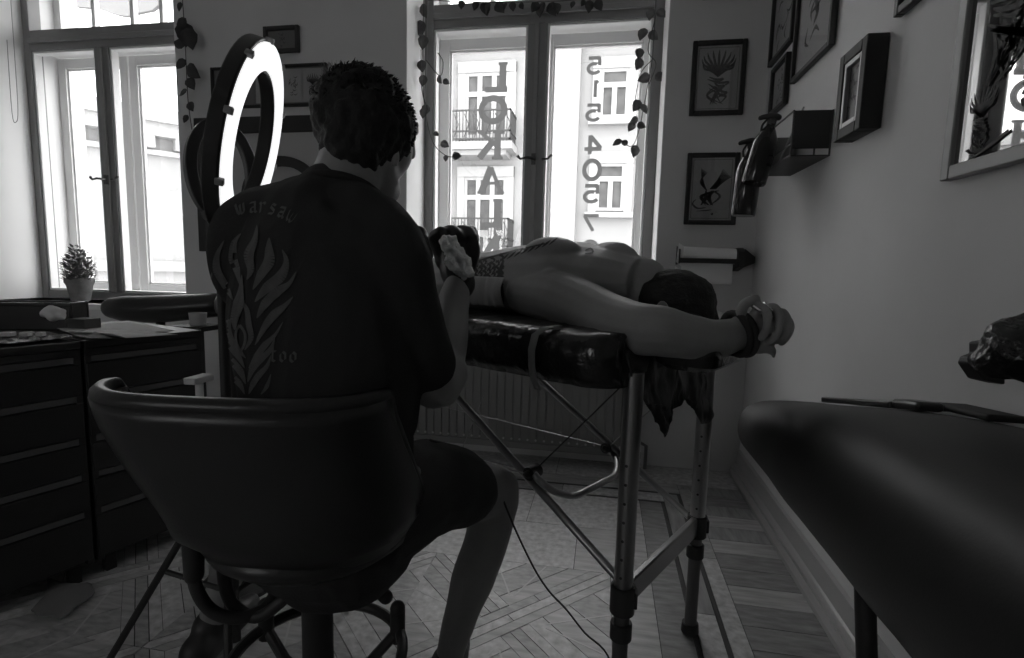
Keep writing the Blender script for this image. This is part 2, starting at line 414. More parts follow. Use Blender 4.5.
# mirrored lettering on the outer panes of the right-hand window
vl = vinyl_mat('frosted_vinyl', .13)
YG = YW+.178
def glyph(ch, px, py, hpx, wpx):
    c = atY(px, py, YG); sc_ = (c - atY(px, py+hpx, YG)).length; hw = (atY(px+wpx/2, py, YG)-atY(px-wpx/2, py, YG)).length
    g = MB(); h = sc_/2; hw /= 2; t = h*.26
    def bar(x0, z0, x1, z1, tt=t):        # in reading coordinates -1..1, mirrored in x
        p = Vector((-x0*hw, 0, z0*h)); q = Vector((-x1*hw, 0, z1*h)); d = (q-p).normalized(); n = Vector((-d.z, 0, d.x))*tt*.5*1.6
        g.prism([c+p-n, c+q-n, c+q+n, c+p+n], (0, -.008, 0))
    def ringp(cx, cz, rx, rz, a0, a1, tt=t):
        pts = [(cx+rx*math.cos(a), cz+rz*math.sin(a)) for a in [math.radians(a0+(a1-a0)*i/20) for i in range(21)]]
        for (x0, z0), (x1, z1) in zip(pts, pts[1:]):
            d = Vector((x1-x0, 0, z1-z0))*.15
            bar(x0-d.x, z0-d.z, x1+d.x, z1+d.z, tt)
    th = t*.55
    if ch == 'L': bar(-.5, -.95, -.5, .95, t*1.3); bar(-.9, .92, -.1, .92, th); bar(-.9, -.9, .95, -.9, t); bar(.93, -.95, .93, -.7, th*.7)
    elif ch == 'O': ringp(0, 0, .8, .85, 0, 360, t*1.15)
    elif ch == 'K': bar(-.5, -.95, -.5, .95, t*1.2); bar(-.9, .93, -.1, .93, th); bar(-.9, -.93, -.1, -.93, th); bar(-.45, -.1, .75, .9, th*1.3); bar(-.1, .2, .85, -.95, t*1.2); bar(.45, .93, 1, .93, th)
    elif ch == 'A': bar(0, .95, -.75, -.95, th*1.3); bar(0, .95, .7, -.95, t*1.3); bar(-.45, -.25, .45, -.25, th); bar(-1, -.93, -.45, -.93, th); bar(.35, -.93, 1, -.93, th)
    elif ch == 'N': bar(-.6, -.95, -.6, .95, t*1.2); bar(-.6, .9, .65, -.9, t*1.2); bar(.65, .95, .65, -.95, th*1.2); bar(-1, .93, -.4, .93, th)
    elif ch == '5': bar(-.75, .85, .7, .85); bar(-.68, .95, -.72, .0); ringp(-.05, -.3, .75, .52, 115, -150)
    elif ch == '1': bar(.1, -.95, .1, .95); bar(.1, .9, -.35, .6)
    elif ch == '4': bar(.3, -.95, .3, .95); bar(.3, .9, -.85, -.35); bar(-.9, -.4, .9, -.4)
    elif ch == '0': ringp(0, 0, .78, .85, 0, 360)
    elif ch == '7': bar(-.8, .85, .8, .85); bar(.72, .85, -.25, -.95)
    nm = {'L': 'window_letter', '5': 'window_digit', '1': 'window_digit'}.get(ch, 'window_letter' if ch.isalpha() else 'window_digit')
    o = blob(g, nm, vl, w2, .0022, 0)
    bm = bmesh.new(); bm.from_mesh(o.data); bmesh.ops.delete(bm, geom=[f for f in bm.faces if f.normal.y > -.6], context='FACES'); bm.to_mesh(o.data); bm.free()
    for v in o.data.vertices: v.co.y = YG-.004
    o['label'] = 'mirrored grey vinyl character %s on the pane' % ch
for ch, x, y_, h_, w_ in [('L', 497, 77, 28, 24), ('O', 493, 110, 27, 29), ('K', 491, 145, 28, 27), ('A', 491, 180, 27, 27), ('L', 492, 213, 27, 22), ('N', 489, 249, 26, 24),
                          ('5', 594, 66, 18, 16), ('1', 596, 89, 18, 12), ('5', 593, 113, 18, 17), ('4', 593, 145, 20, 19), ('0', 592, 170, 22, 20), ('5', 591, 194, 19, 18), ('7', 591, 223, 17, 19), ('0', 590, 250, 20, 20)]:
    glyph(ch, x, y_, h_, w_)

# ---------------------------------------------------------------- over the street
_e = [0]
facm = mat('facade_plaster', .24, .9, nscale=1.5, namt=.03)
facw = mat('facade_white', .31, .8)
dglass = mat('dark_pane', .085, .5, spec=.1, nscale=4, namt=.4)
railm = mat('iron_railing', .03, .6)
YFc = 16.0
ap = thing('apartment_building', (-2, YFc, -6), 'pale plastered apartment building with balconies seen through the window over the massage table', 'building')
fb = MB()
fb.box(-7.2, 6, YFc, YFc+5, -7, 7.9)
fb.box(-1.9, -.95, YFc-.35, YFc, -7, 7.55)       # projecting pilaster bay
fb.box(-5.6, -5.0, YFc-.5, YFc, -7, 9)
fb.build('wall', facm, ap)
MB().box(-7.2, 6, YFc-.5, YFc+.1, 7.55, 7.8).box(-7.2, 6, YFc-.7, YFc+.1, 7.8, 8.0).build('cornice', facw, ap)
for z in (.9, 3.35, 6.9-2.45*0): pass
def fwin(x0, x1, z0, z1, n, sill=True):
    f = MB(); y = YFc-.06; t = .09; k = [0]
    def bx(a, b_, c, d, out=.0):
        k[0] += 1; f.box(a, b_, y-out-.003*k[0], YFc+.01, c, d)
    bx(x0-.22, x0, z0-.05, z1+.28, .04); bx(x1, x1+.22, z0-.05, z1+.28, .04); bx(x0-.22, x1+.22, z1, z1+.3, .07)
    if sill: bx(x0-.3, x1+.3, z0-.2, z0-.05, .18)
    bx(x0, x0+t, z0, z1); bx(x1-t, x1, z0, z1); bx(x0, x1, z0, z0+t); bx(x0, x1, z1-t, z1)
    zt = z1-(z1-z0)*.32; bx(x0, x1, zt-.08, zt+.06)
    for i in range(1, n):
        u = x0+(x1-x0)*i/n; bx(u-.07, u+.07, z0, z1 if n > 2 else zt)
    fo = f.build('window', facw, ap)
    MB().box(x0+.02, x1-.02, YFc-.03, YFc-.012, z0+.02, z1-.02).build('pane', dglass, fo)
for zb in (4.95, 1.95, -1.05):
    fwin(-4.35, -3.05, zb-.1, zb+1.75, 3, False)
    # balcony
    b = MB(); b.box(-4.95, -2.75, YFc-1.0, YFc, zb-.62, zb-.42); b.box(-4.75, -2.95, YFc-.8, YFc, zb-.75, zb-.62)
    bo = b.build('balcony', facw, ap)
    r = MB()
    for z in (zb-.36, zb-.15, zb+.42): r.box(-4.9, -2.8, YFc-.96, YFc-.92, z, z+.045); r.box(-2.84, -2.8, YFc-.96, YFc, z, z+.045)
    for i in range(22):
        x = -4.88+i*.098; r.box(x, x+.022, YFc-.95, YFc-.93, zb-.42, zb+.42)
    for i in range(7): r.tube([(-4.75+i*.3, YFc-.94, zb-.3), (-4.6+i*.3, YFc-1.0, zb+.05), (-4.75+i*.3, YFc-.94, zb+.35)], .014, 5)
    for i in range(9): r.box(-2.83, -2.81, YFc-.94+i*.11, YFc-.92+i*.11, zb-.42, zb+.42)
    r.build('railing', railm, bo)
for zb in (5.33, 2.72, -.1):
    fwin(-.38, .42, zb, zb+1.35, 2)
# second building: seen through the left-hand window, its face running away to the right
b2 = thing('corner_building', (-15, 12, -6), 'bright rendered building with stepped cornice seen through the window beside the drawers', 'building')
T2 = Matrix.Translation((-10.9, 7.5, 0)) @ Matrix.Rotation(math.radians(52), 4, 'Z')
c2 = MB(); c2.box(-6, 7.5, 0, 1.5, -7, 3.75, None, T2); c2.build('wall', facm, b2)
c2 = MB()
c2.box(-6, 7.5, -.45, .1, 3.7, 3.95, None, T2); c2.box(-6, 7.5, -.3, .1, 3.45, 3.7, None, T2); c2.box(-6, 7.5, -.12, .1, 3.1, 3.2, None, T2)
for i in range(25): c2.box(-5.9+i*.6, -5.65+i*.6, -.28, 0, 3.22, 3.45, None, T2)
c2.build('cornice', facw, b2)
MB().box(-6, 7.5, -.12, .1, .75, .95, None, T2).box(-6, 7.5, -.06, .1, .15, .25, None, T2).box(-6, 7.5, -.1, .1, -.6, -.35, None, T2).build('string_course', facw, b2)
aw = MB()  # made-up sheet standing in for the grey reflection in the upper panes
pts = [atY(x, y, 5.8) for x, y in ((40, -40), (48, -8), (62, 4), (80, 7), (98, 8), (108, 12), (118, 15), (128, 16), (133, 14), (142, 12), (152, 10), (158, 5), (162, -8), (166, -40))]
aw.prism(pts, (0, .05, 0))
tag(aw.build('pane_reflection', mat('pane_reflection_grey', .16, .9)), 'pale scalloped sheet outside above the left window, stand-in for a reflection in its panes', 'pane_reflection')
struct(MB().box(-40, 30, 3.5, 60, -7.2, -7.0).build('street_ground', mat('street', .15, .9)))

# ---------------------------------------------------------------- radiator under the right-hand window
rd = thing('radiator', (-.5, 2.66, .1), 'wide ribbed panel radiator under the window behind the massage table', 'radiator')
radm = mat('radiator_enamel', .22, .4)
r = MB(); r.box(-1.7+.4, .205, 2.60, 2.69, .085, .62)
i = -1.27
while i < .19: r.box(i, i+.034, 2.594, 2.6, .115, .60); i += .042
r.build('panel', radm, rd, bevel=.002)
r = MB(); r.box(-1.3, .205, 2.60, 2.70, .62, .635); i = -1.28
r.box(-1.305, .21, 2.592, 2.6, .078, .112); r.build('grille', radm, rd, bevel=.002)
r = MB(); i = -1.28
while i < .18: r.tube([(i, 2.593, .128), (i, 2.5905, .128)], .006, 8); i += .042
r.build('punched_row', mat('punch_light', .5, .4), rd)['kind'] = 'stuff'
MB().tube([(.24, 2.67, .0), (.24, 2.67, .12), (.2, 2.67, .14)], .009, 10).build('pipe', radm, rd, smooth=True)

# ---------------------------------------------------------------- massage table
U = Vector((-.871, .491, 0)); N = Vector((.491, .871, 0)); ZUP = Vector((0, 0, 1))
LN = Vector((.065, 1.065, 0)); LF = Vector((.275, 1.437, 0)); MC = (LN+LF)/2
def onN(px, py, Q):
    r = ray(px, py); return CAM + r*(N.dot(Vector((Q.x, Q.y, 0))-Vector((CAM.x, CAM.y, 0)))/N.dot(r))
mt = thing('massage_table', (MC.x, MC.y, 0), 'black folding massage table on aluminium legs that the shirtless person lies on', 'massage table')
TT = Matrix((U, N, ZUP)).transposed().to_4x4(); TT.translation = (MC.x, MC.y, 0)
def T3(u, n, z): return MC + U*u + N*n + Vector((0, 0, z))
cu = MB()
def cushion(u0, u1, hw, z0, z1, rc, mb):
    poly = []
    for (cu_, cn, a0) in ((u0+rc, -hw+rc, 180), (u1-rc, -hw+rc, 270), (u1-rc, hw-rc, 0), (u0+rc, hw-rc, 90)):
        for i in range(7):
            a = math.radians(a0+i*15); poly.append((cu_+rc*math.cos(a), cn+rc*math.sin(a)))
    k = len(poly); cx = (u0+u1)/2; lay = []
    for z, ins in ((z0, .02), (z0+.012, .004), (z0+.03, 0), (z1-.03, 0), (z1-.01, .008), (z1, .03)):
        lay.append([T3(u+(ins if u < cx else -ins), n+(ins if n < 0 else -ins), z) for u, n in poly])
    vs = [v for l in lay for v in l]; fs = [(i*k+j, i*k+(j+1) % k, (i+1)*k+(j+1) % k, (i+1)*k+j) for i in range(len(lay)-1) for j in range(k)]
    fs += [tuple(range(k-1, -1, -1)), tuple((len(lay)-1)*k+j for j in range(k))]
    mb.add(vs, fs)
cushion(.0, 1.85, .30, .778, .868, .07, cu)
cu.build('mattress', vinyl, mt, smooth='auto', angle=50)
cu = MB(); cu.box(.06, 1.8, -.215, .245, .757, .777, None, TT); cu.build('frame', mat('table_frame', .05, .5), mt)
def leg(base, nm_label):
    l = MB(); l.tube([base+Vector((0, 0, .33)), base+Vector((0, 0, .80))], .0200, 20, m=steel)
    l.tube([base+Vector((0, 0, .02)), base+Vector((0, 0, .33))], .0165, 20, m=mat('leg_grey', .16, .4, .8))
    o = l.build('leg', None, mt, smooth='auto')
    c = MB()
    for z0, z1, r in ((.285, .345, .026), (.225, .262, .023)): c.tube([base+Vector((0, 0, z0)), base+Vector((0, 0, z1))], r, 20)
    c.box(-.012, .03, -.012, .012, .30, .335, None, Matrix.Translation(base))
    c.build('collar', blackm, o, smooth='auto', bevel=.002)
    c = MB(); c.lathe([(.02, 0), (.024, .006), (.022, .03)], base); c.build('rubber_foot', blackm, o, smooth='auto')
    c = MB()
    for i in range(7):
        z = .37+i*.04; q = base+Vector((-.0, -.0, z)); d = Vector((-.35, -.94, 0)); c.tube([q+d*.0193, q+d*.0206], .0032, 8)
    c.build('hole_row', blackm, o)['kind'] = 'stuff'
legm_near = steel
leg(LN, ''); leg(LF, '')
foot = U*1.66
leg(LN+foot, ''); leg(LF+foot, '')
br = MB(); zb = .315
br.box(-.009, .009, -.2, .2, zb-.022, zb+.03, None, TT); br.build('crossbar', steel, mt, bevel=.004)
br = MB(); br.box(1.66-.009, 1.66+.009, -.2, .2, zb-.022, zb+.03, None, TT); br.build('crossbar', steel, mt, bevel=.004)
A0, A1 = onN(622, 583, LN), onN(428, 365, LN)
B0, B1 = onN(694, 521, LF), onN(515, 357, LF)
def strut(a, b):
    s = MB(); s.tube([a, b], .0095, 14); s.build('strut', steel, mt, smooth='auto')
strut(A0, A1); strut(B0, B1)
# bent handle tube joining the two struts
h0 = onN(533, 472, LN); h1 = onN(608, 447, LF)
pts = [h0, P(541, 482, 1.20), P(556, 492, 1.22), P(573, 496, 1.26), P(588, 490, 1.30), P(603, 482, 1.36), P(614, 476, 1.42), P(617, 466, 1.50), P(614, 455, 1.58), h1]
q = MB(); q.limb([(p, .0085) for p in pts]); q.build('bent_tube', steel, mt, smooth='auto')
for p in (h0, h1):
    q = MB(); q.tube([p-N*.018, p+N*.018], .016, 16); q.sph(p-N*.02, .009); q.build('joint', darksteel, mt, smooth='auto')
def wire(a, b, r=.0016, m=steel): MB().tube([a, b], r, 8, m=m).build('brace_cable', None, mt)
wire(onN(405, 397, LF), h1); wire(onN(412, 441, LN), h0)
wire(h0, P(640, 368, 1.28), .0018, darksteel); wire(h1, P(662, 400, 1.30), .0016)
wire(P(489, 465, 1.22)*1, onN(533, 475, LN), .0016)
wire(P(461, 452, 1.5), P(484, 395, 1.5), .0014)
# head piece wrapped in film
hp = MB()
cushion(-.135, -.0, .15, .80, .875, .03, hp)
o = hp.build('head_piece', plastic, mt, smooth='auto')
lab(o, 'head end block wrapped in black film')
# black film over the mattress
fm = MB(); nn = 70; k = 0
def film(n_, u0, u1):
    rows = []
    for i in range(n_+1):
        u = u0+(u1-u0)*i/n_; row = []
        cin = .07-math.sqrt(max(0, .07**2-max(0, .07-u)**2)); ks = (.31-cin)/.31
        for (n0, z0) in ((-.26, .772), (-.300, .772), (-.309, .795), (-.310, .83), (-.309, .85), (-.300, .868), (-.28, .876), (-.2, .877), (-.1, .876), (0, .877), (.1, .876), (.2, .877), (.28, .876), (.303, .866), (.309, .84), (.306, .80)):
            p = T3(u, n0*ks, z0)
            d = noise.noise(Vector((u*14, n0*16, z0*25)))*.006 + abs(noise.noise(Vector((u*30+n0*22, n0*30-u*9, z0*40))))*.006
            nrm = (Vector((0, 0, 1)) if abs(n0) < .29 and z0 > .86 else (N*(-1 if n0 < 0 else 1)))
            row.append(p+nrm*(d+.001))
        rows.append(row)
    k = len(rows[0]); vs = [v for r in rows for v in r]
    fs = [(i*k+j, i*k+j+1, (i+1)*k+j+1, (i+1)*k+j) for i in range(n_) for j in range(k-1)]
    fm.add(vs, fs)
film(170, .003, 1.2)
o = fm.build('film_cover', plastic, None, smooth=True)
so = o.modifiers.new('s', 'SOLIDIFY'); so.thickness = .0008
tag(o, 'shiny creased black film wrapped around the massage table under the person', 'plastic film')
# tape over the edge
tp = MB(); pts = [P(552, 326, 1.20), P(546, 333, 1.165), P(541, 342, 1.14), P(538, 355, 1.135), P(538, 370, 1.14), P(540, 380, 1.15)]
ua = (atZ(544, 345, .84)-MC).dot(U)
seq = [(ua-.030, -.27, .884), (ua-.018, -.302, .880), (ua-.006, -.318, .866), (ua+.0, -.321, .835), (ua+.0, -.319, .80), (ua-.004, -.316, .775), (ua-.012, -.312, .752)]
vs = []; 
for u, n0, z0 in seq: vs += [T3(u-.009, n0, z0), T3(u+.009, n0, z0)]
tp.add(vs, [(2*i, 2*i+1, 2*i+3, 2*i+2) for i in range(len(seq)-1)])
o = tp.build('tape_strip', mat('masking_tape', .22, .6), None, smooth=True); o.modifiers.new('s', 'SOLIDIFY').thickness = .0008
tag(o, 'strip of grey tape stuck over the edge of the film-wrapped table', 'tape')

def outline_sheet(name, pix, d, th, m, wav=.012, dd=None):
    """ragged sheet with thickness: outline at its real distance, subdivided and rippled"""
    poly = [P(x, y, d if dd is None else dd(x, y)) for x, y in pix]
    bm = bmesh.new(); vs = [bm.verts.new(p) for p in poly]; f = bm.faces.new(vs)
    bmesh.ops.triangulate(bm, faces=[f]); 
    for _ in range(3): bmesh.ops.subdivide_edges(bm, edges=[e for e in bm.edges if e.calc_length() > .014], cuts=1, use_grid_fill=True)
    bmesh.ops.triangulate(bm, faces=bm.faces)
    for v in bm.verts: v.co += fw*(noise.noise(v.co*18)*wav + abs(noise.noise(v.co*45))*wav*.6)
    me = bpy.data.meshes.new(name); bm.to_mesh(me); bm.free(); me.materials.append(m)
    o = bpy.data.objects.new(name, me); COL.objects.link(o); s = o.modifiers.new('s', 'SOLIDIFY'); s.thickness = th
    for p in me.polygons: p.use_smooth = True
    return o
o = outline_sheet('torn_film', [(626, 352), (632, 378), (640, 390), (648, 405), (661, 404), (666, 407), (661, 414), (665, 424), (664, 436), (669, 425), (668, 418), (674, 410), (681, 406), (687, 399), (696, 402), (695, 412), (702, 424), (709, 424), (713, 414), (709, 400), (708, 384), (704, 368), (700, 352), (680, 346), (650, 345)], 1.08, .004, mat('film_dull', .02, .5, bump=.3, bscale=30), .02,
                  lambda x, y: 1.02+(x-626)/84*.34)
tag(o, 'torn black plastic film hanging in rags from the head end of the massage table', 'plastic film')

# ---------------------------------------------------------------- person on the table
cl = thing('person', (MC.x-.35, MC.y+.2, .87), 'shirtless person lying face down on the massage table with arms stretched forward and fist clenched', 'person')
b = MB()
DL = Vector((0, 0, 1))
def Tn(px, py, d): return P(px, py, d)
sd = N
def ring(u, n, z): return T3(u, n, z)
tor = [(T3(.12, .055, .97), .10, .065), (T3(.22, .05, .972), .165, .088), (T3(.32, .05, .972), .19, .103), (T3(.45, .045, .965), .178, .104), (T3(.60, .04, .955), .152, .094), (T3(.74, .035, .945), .140, .085), (T3(.88, .03, .945), .150, .082), (T3(1.02, .03, .945), .165, .084), (T3(1.15, .03, .955), .17, .09)]
b.limb([(p, r) for p, r, q in tor], side=tuple(N), rbs=[q for p, r, q in tor])
# shoulder blades and shoulder caps
b.ell(T3(.33, -.045, 1.042), (U*.085, N*.055, ZUP*.040)); b.ell(T3(.27, .16, 1.035), (U*.075, N*.055, ZUP*.045))
sh = P(566, 288, 1.27); el = P(650, 322, 1.03); wr = P(733, 331, 1.10)
b.limb([(P(526, 294, 1.36), .055), (P(552, 296, 1.29), .064), (P(580, 307, 1.22), .064), (P(612, 321, 1.13), .058), (P(640, 329, 1.06), .053), (P(660, 331, 1.04), .051), (P(690, 337, 1.05), .045), (P(715, 339, 1.07), .040), (P(736, 334, 1.09), .034)])
b.ell(P(551, 279, 1.29), (RT*.034, DN*.028, fw*.04))
b.limb([(P(585, 270, 1.52), .062), (P(610, 272, 1.48), .060), (P(648, 298, 1.42), .052), (P(690, 318, 1.36), .042), (P(716, 324, 1.30), .032), (P(730, 328, 1.24), .026)])
# neck and head (turned down on the table)
b.limb([(T3(.20, .05, 1.0), .075), (P(622, 293, 1.34), .058), (P(642, 298, 1.31), .056)])
b.ell(P(672, 303, 1.28), (U*-.102, N*.074, ZUP*.076))
b.ell(P(680, 322, 1.27), (U*.06, N*.055, ZUP*.06)); b.sph(P(690, 332, 1.24), .018)
b.ell(P(662, 312, 1.21), (U*.018, N*.008, ZUP*.028))
# palm and thumb base
palm = [(P(738, 331, 1.09), .036), (P(752, 332, 1.09), .038), (P(764, 328, 1.09), .033)]
b.limb(palm, side=tuple(DN), rbs=[.030, .030, .028])
# legs (hidden behind the seated person, still on the table)
for n0 in (-.09, .11):
    b.limb([(T3(1.1, n0, .955), .088), (T3(1.3, n0, .945), .078), (T3(1.52, n0, .93), .058), (T3(1.72, n0, .93), .055), (T3(1.84, n0, .915), .036)])
fr = .0092
FG = [  # curled towards the palm: thumb, index, middle, ring, little finger
    [(740, 324, 1.08), (741, 312, 1.07), (746, 303, 1.068), (756, 299, 1.075)],
    [(753, 318, 1.075), (760, 307, 1.065), (767, 313, 1.045), (767, 328, 1.038), (761, 338, 1.05)],
    [(764, 315, 1.085), (772, 307, 1.075), (779, 315, 1.055), (778, 331, 1.045), (772, 341, 1.052)],
    [(772, 319, 1.11), (781, 312, 1.10), (787, 320, 1.08), (785, 333, 1.062), (779, 341, 1.06)],
    [(776, 324, 1.14), (785, 318, 1.13), (790, 326, 1.11), (787, 336, 1.09), (781, 343, 1.08)]]
b.limb([(P(758, 345, 1.08), .020), (P(771, 350, 1.07), .010), (P(774, 357, 1.07), .004)])
for i, f in enumerate(FG):
    b.limb([(P(*q), fr*(1.35 if i == 0 else 1.2)*(1-.07*j)) for j, q in enumerate(f)])
# far hand, closed loosely
for i in range(4): b.limb([(P(736+i*3, 322+i*3, 1.22+.01*i), .011), (P(743+i*3, 325+i*3, 1.2), .010), (P(744+i*3, 334+i*3, 1.18), .009)])
b.limb([(P(728, 326, 1.25), .024), (P(738, 330, 1.22), .020)])
body = blob(b, 'body', skin, cl, .0042, 5)
# hair
hb = MB(); hc = P(671, 300, 1.285)
hb.ell(hc, (U*-.108, N*.084, ZUP*.076)); hb.ell(P(652, 297, 1.31), (U*.055, N*.065, ZUP*.052)); hb.ell(P(688, 308, 1.27), (U*.055, N*.070, ZUP*.070)); hb.ell(P(694, 314, 1.235), (U*.045, N*.045, ZUP*.042)); hb.ell(P(690, 322, 1.265), (U*.068, N*.07, ZUP*.05))
blob(hb, 'hair', hairm, cl, .006, 3, lambda c, n: n*noise.noise(c*60)*.004)
# bracelets and rings
def loop(c, ax, r1, r2, side, rad, seg=28):
    ax = Vector(ax).normalized(); a = Vector(side); a = (a-ax*a.dot(ax)).normalized(); bq = ax.cross(a)
    return [c+a*math.cos(2*PI*i/seg)*r1+bq*math.sin(2*PI*i/seg)*r2 for i in range(seg+1)]
ad = (P(736, 331, 1.09)-P(690, 328, 1.045)).normalized(); 
for px, py, dz, r in ((736, 334, 1.09, .0075), (742, 334, 1.09, .0075)):
    m_ = MB(); m_.tube(loop(P(px, py, dz), ad-DN*.30, .044, .036, DN, r), r, 10, cap=False)
    lab(m_.build('bracelet', mat('black_cord', .03, .7, bump=.4, bscale=400), cl, smooth=True), 'black cord bracelet')
for f in (FG[1], FG[2]):
    a, q = P(*f[1]), P(*f[2]); c = a.lerp(P(*f[0]), .12); 
    m_ = MB(); m_.tube(loop(c, (a-P(*f[0])), .0155, .0155, DN, .003), .0035, 8, cap=False); m_.build('ring', mat('silver', .85, .15, 1), cl, smooth=True)
bv = bvh(body)
def project(pts2, bvt, off=.0015, org=CAM):
    out = []
    for x, y in pts2:
        d = ray(x, y).normalized(); h = bvt.ray_cast(org, d, 6)
        out.append(None if h[0] is None else h[0]+h[1]*off if h[1].dot(d) < 0 else h[0]-h[1]*off)
    return out
def decal(name, patches, bvt, m, parent, off=.0015):
    """flat marks laid on a curved surface: each patch a list of quads in picture space"""
    mb = MB()
    for quad in patches:
        p = project(quad, bvt, off)
        if any(q is None for q in p): continue
        if max((p[i]-p[(i+1) % len(p)]).length for i in range(len(p))) > .05: continue
        mb.add(p, [tuple(range(len(p)))])
    if not mb.f: return None
    return mb.build(name, m, parent, smooth=False)
def stroke(pts, wid, step=2.0):
    """tapered stroke -> quads; wid list of half widths"""
    P2 = []; k = len(pts)
    for i in range(k-1):
        p0, p1, p2, p3 = [Vector(pts[max(0, min(k-1, j))]) for j in (i-1, i, i+1, i+2)]
        n = max(2, int((p2-p1).length/step))
        for q in range(n):
            t = q/n; P2.append((.5*((2*p1)+(p2-p0)*t+(2*p0-5*p1+4*p2-p3)*t*t+(3*p1-p0-3*p2+p3)*t**3), wid[i]+(wid[i+1]-wid[i])*t))
    P2.append((Vector(pts[-1]), wid[-1])); out = []
    for i in range(len(P2)-1):
        (a, wa), (c, wc) = P2[i], P2[i+1]; d = (c-a)
        if d.length < 1e-6: continue
        n = Vector((-d.y, d.x)).normalized()
        for s0, s1 in ((-1, 0), (0, 1)):
            out.append([a+n*wa*s0, c+n*wc*s0, c+n*wc*s1, a+n*wa*s1])
    return out
tat = mat('tattoo_ink', .035, .6)
pat = []
r7 = random.Random(3)
for i in range(9):
    for j in range(7):
        x = 466+i*4.3; y0 = 262-(x-466)*.32; y = y0+6+j*5.2
        if y > 302-(x-466)*.45 or r7.random() < .12: continue
        a = r7.random()*2; pat += stroke([(x, y), (x+2.2*math.cos(a), y-2.6), (x+3.4, y+1*math.sin(a)), (x+1.2, y+2.4)], [.3, 1.3, 1.1, .3], 1.2)
for i in range(8):
    x = 500+i*7; pat += stroke([(x, 262-i*2.4), (x+5, 258-i*2.4), (x+9, 254-i*2.3)], [.2, 1.0, .2], 1.5)
for q in ((466, 303, 504, 284), (476, 262, 545, 244)): pat += stroke([(q[0], q[1]), ((q[0]+q[2])/2, (q[1]+q[3])/2-1), (q[2], q[3])], [.8, .8, .6])
pat += stroke([(503, 262), (500, 275), (502, 290), (504, 304)], [.8, 2.4, 2.0, .5])
pat += stroke([(585, 251), (591, 249), (593, 253), (585, 254)], [.5, 1, 1, .5])
t_ = decal('tattoo', pat, bv, tat, body)
# paper towel tucked at the hip
cw = MB(); vs = []; n1, n2 = 26, 12
for i in range(n1+1):
    for j in range(n2+1):
        u = .39+.21*i/n1; a = j/n2
        nn_ = -.155-.012*math.sin(a*PI)-.006*math.cos(i*1.9)-.03*a*0; z = .975-.075*a
        vs.append(T3(u, nn_+.045*(1-a)*0 - .004*math.sin(i*1.3+j*.3), z))
cw.add(vs, [(i*(n2+1)+j, i*(n2+1)+j+1, (i+1)*(n2+1)+j+1, (i+1)*(n2+1)+j) for i in range(n1) for j in range(n2)])
o = cw.build('paper_towel', mat('towel_white', .42, .9, bump=.2, bscale=120), None, smooth=True); o.modifiers.new('s', 'SOLIDIFY').thickness = .002
tag(o, 'pleated pale paper towel tucked along the side of the person lying on the table', 'paper towel')

# ---------------------------------------------------------------- chair of the seated person
FA = math.radians(35)
CY_ = math.radians(3-9.87)
FWD = Vector((math.sin(CY_), math.cos(CY_), 0)); SR = Vector((FWD.y, -FWD.x, 0))
CC = P(316, 540, .90); CC = Vector((CC.x, CC.y, 0))
ch = thing('swivel_chair', tuple(CC), 'black swivel chair with a wide curved backrest under the seated person', 'chair')
sh_ = MB(); nA, nZ = 64, 14; vs = []
def smst(t): t = max(0, min(1, t)); return t*t*(3-2*t)
ZR = [(.522, .07, .07), (.530, .12, .115), (.55, .155, .15), (.60, .185, .175), (.69, .205, .190), (.82, .228, .200)]
def shell_pt(an, t, inset=0):
    # an: 0 = straight back; t 0..1 from the seat underside to the rim
    z = .522+(.575+.232*smst((math.cos(an)+.12)/.42)-.522)*t
    for (za, aa, ba), (zb_, ab, bb_) in zip(ZR, ZR[1:]):
        if z <= zb_+1e-6: q = (z-za)/(zb_-za); a_, b_ = aa+(ab-aa)*q, ba+(bb_-ba)*q; break
    s_, c_ = math.sin(an), math.cos(an); e = .62 if z > .6 else .85
    lx = abs(s_)**e*(1 if s_ >= 0 else -1); ly = abs(c_)**e*(1 if c_ >= 0 else -1)
    sk = -.062*smst((z-.60)/.2)        # backrest leans back to its left
    return CC + SR*((a_-inset)*lx+sk) - FWD*((b_-inset)*ly) + Vector((0, 0, z))
for layer, ins in ((0, 0), (1, .028)):
    for i in range(nA):
        for j in range(nZ+1): vs.append(shell_pt(-PI+2*PI*i/nA, j/nZ, ins)+(Vector((0, 0, .02)) if layer and j == 0 else Vector()))
fs = []; k = nZ+1; off = nA*k
for i in range(nA):
    i2 = (i+1) % nA
    for j in range(nZ):
        fs.append((i*k+j, i2*k+j, i2*k+j+1, i*k+j+1)); fs.append((off+i*k+j, off+i*k+j+1, off+i2*k+j+1, off+i2*k+j))
    fs.append((i*k+nZ, i2*k+nZ, off+i2*k+nZ, off+i*k+nZ))
fs.append(tuple(i*k for i in range(nA))); fs.append(tuple(off+i*k for i in range(nA-1, -1, -1)))
sh_.add(vs, fs); o = sh_.build('shell', mat('chair_leather', .020, .36, bump=.03, bscale=150), ch, smooth=True)
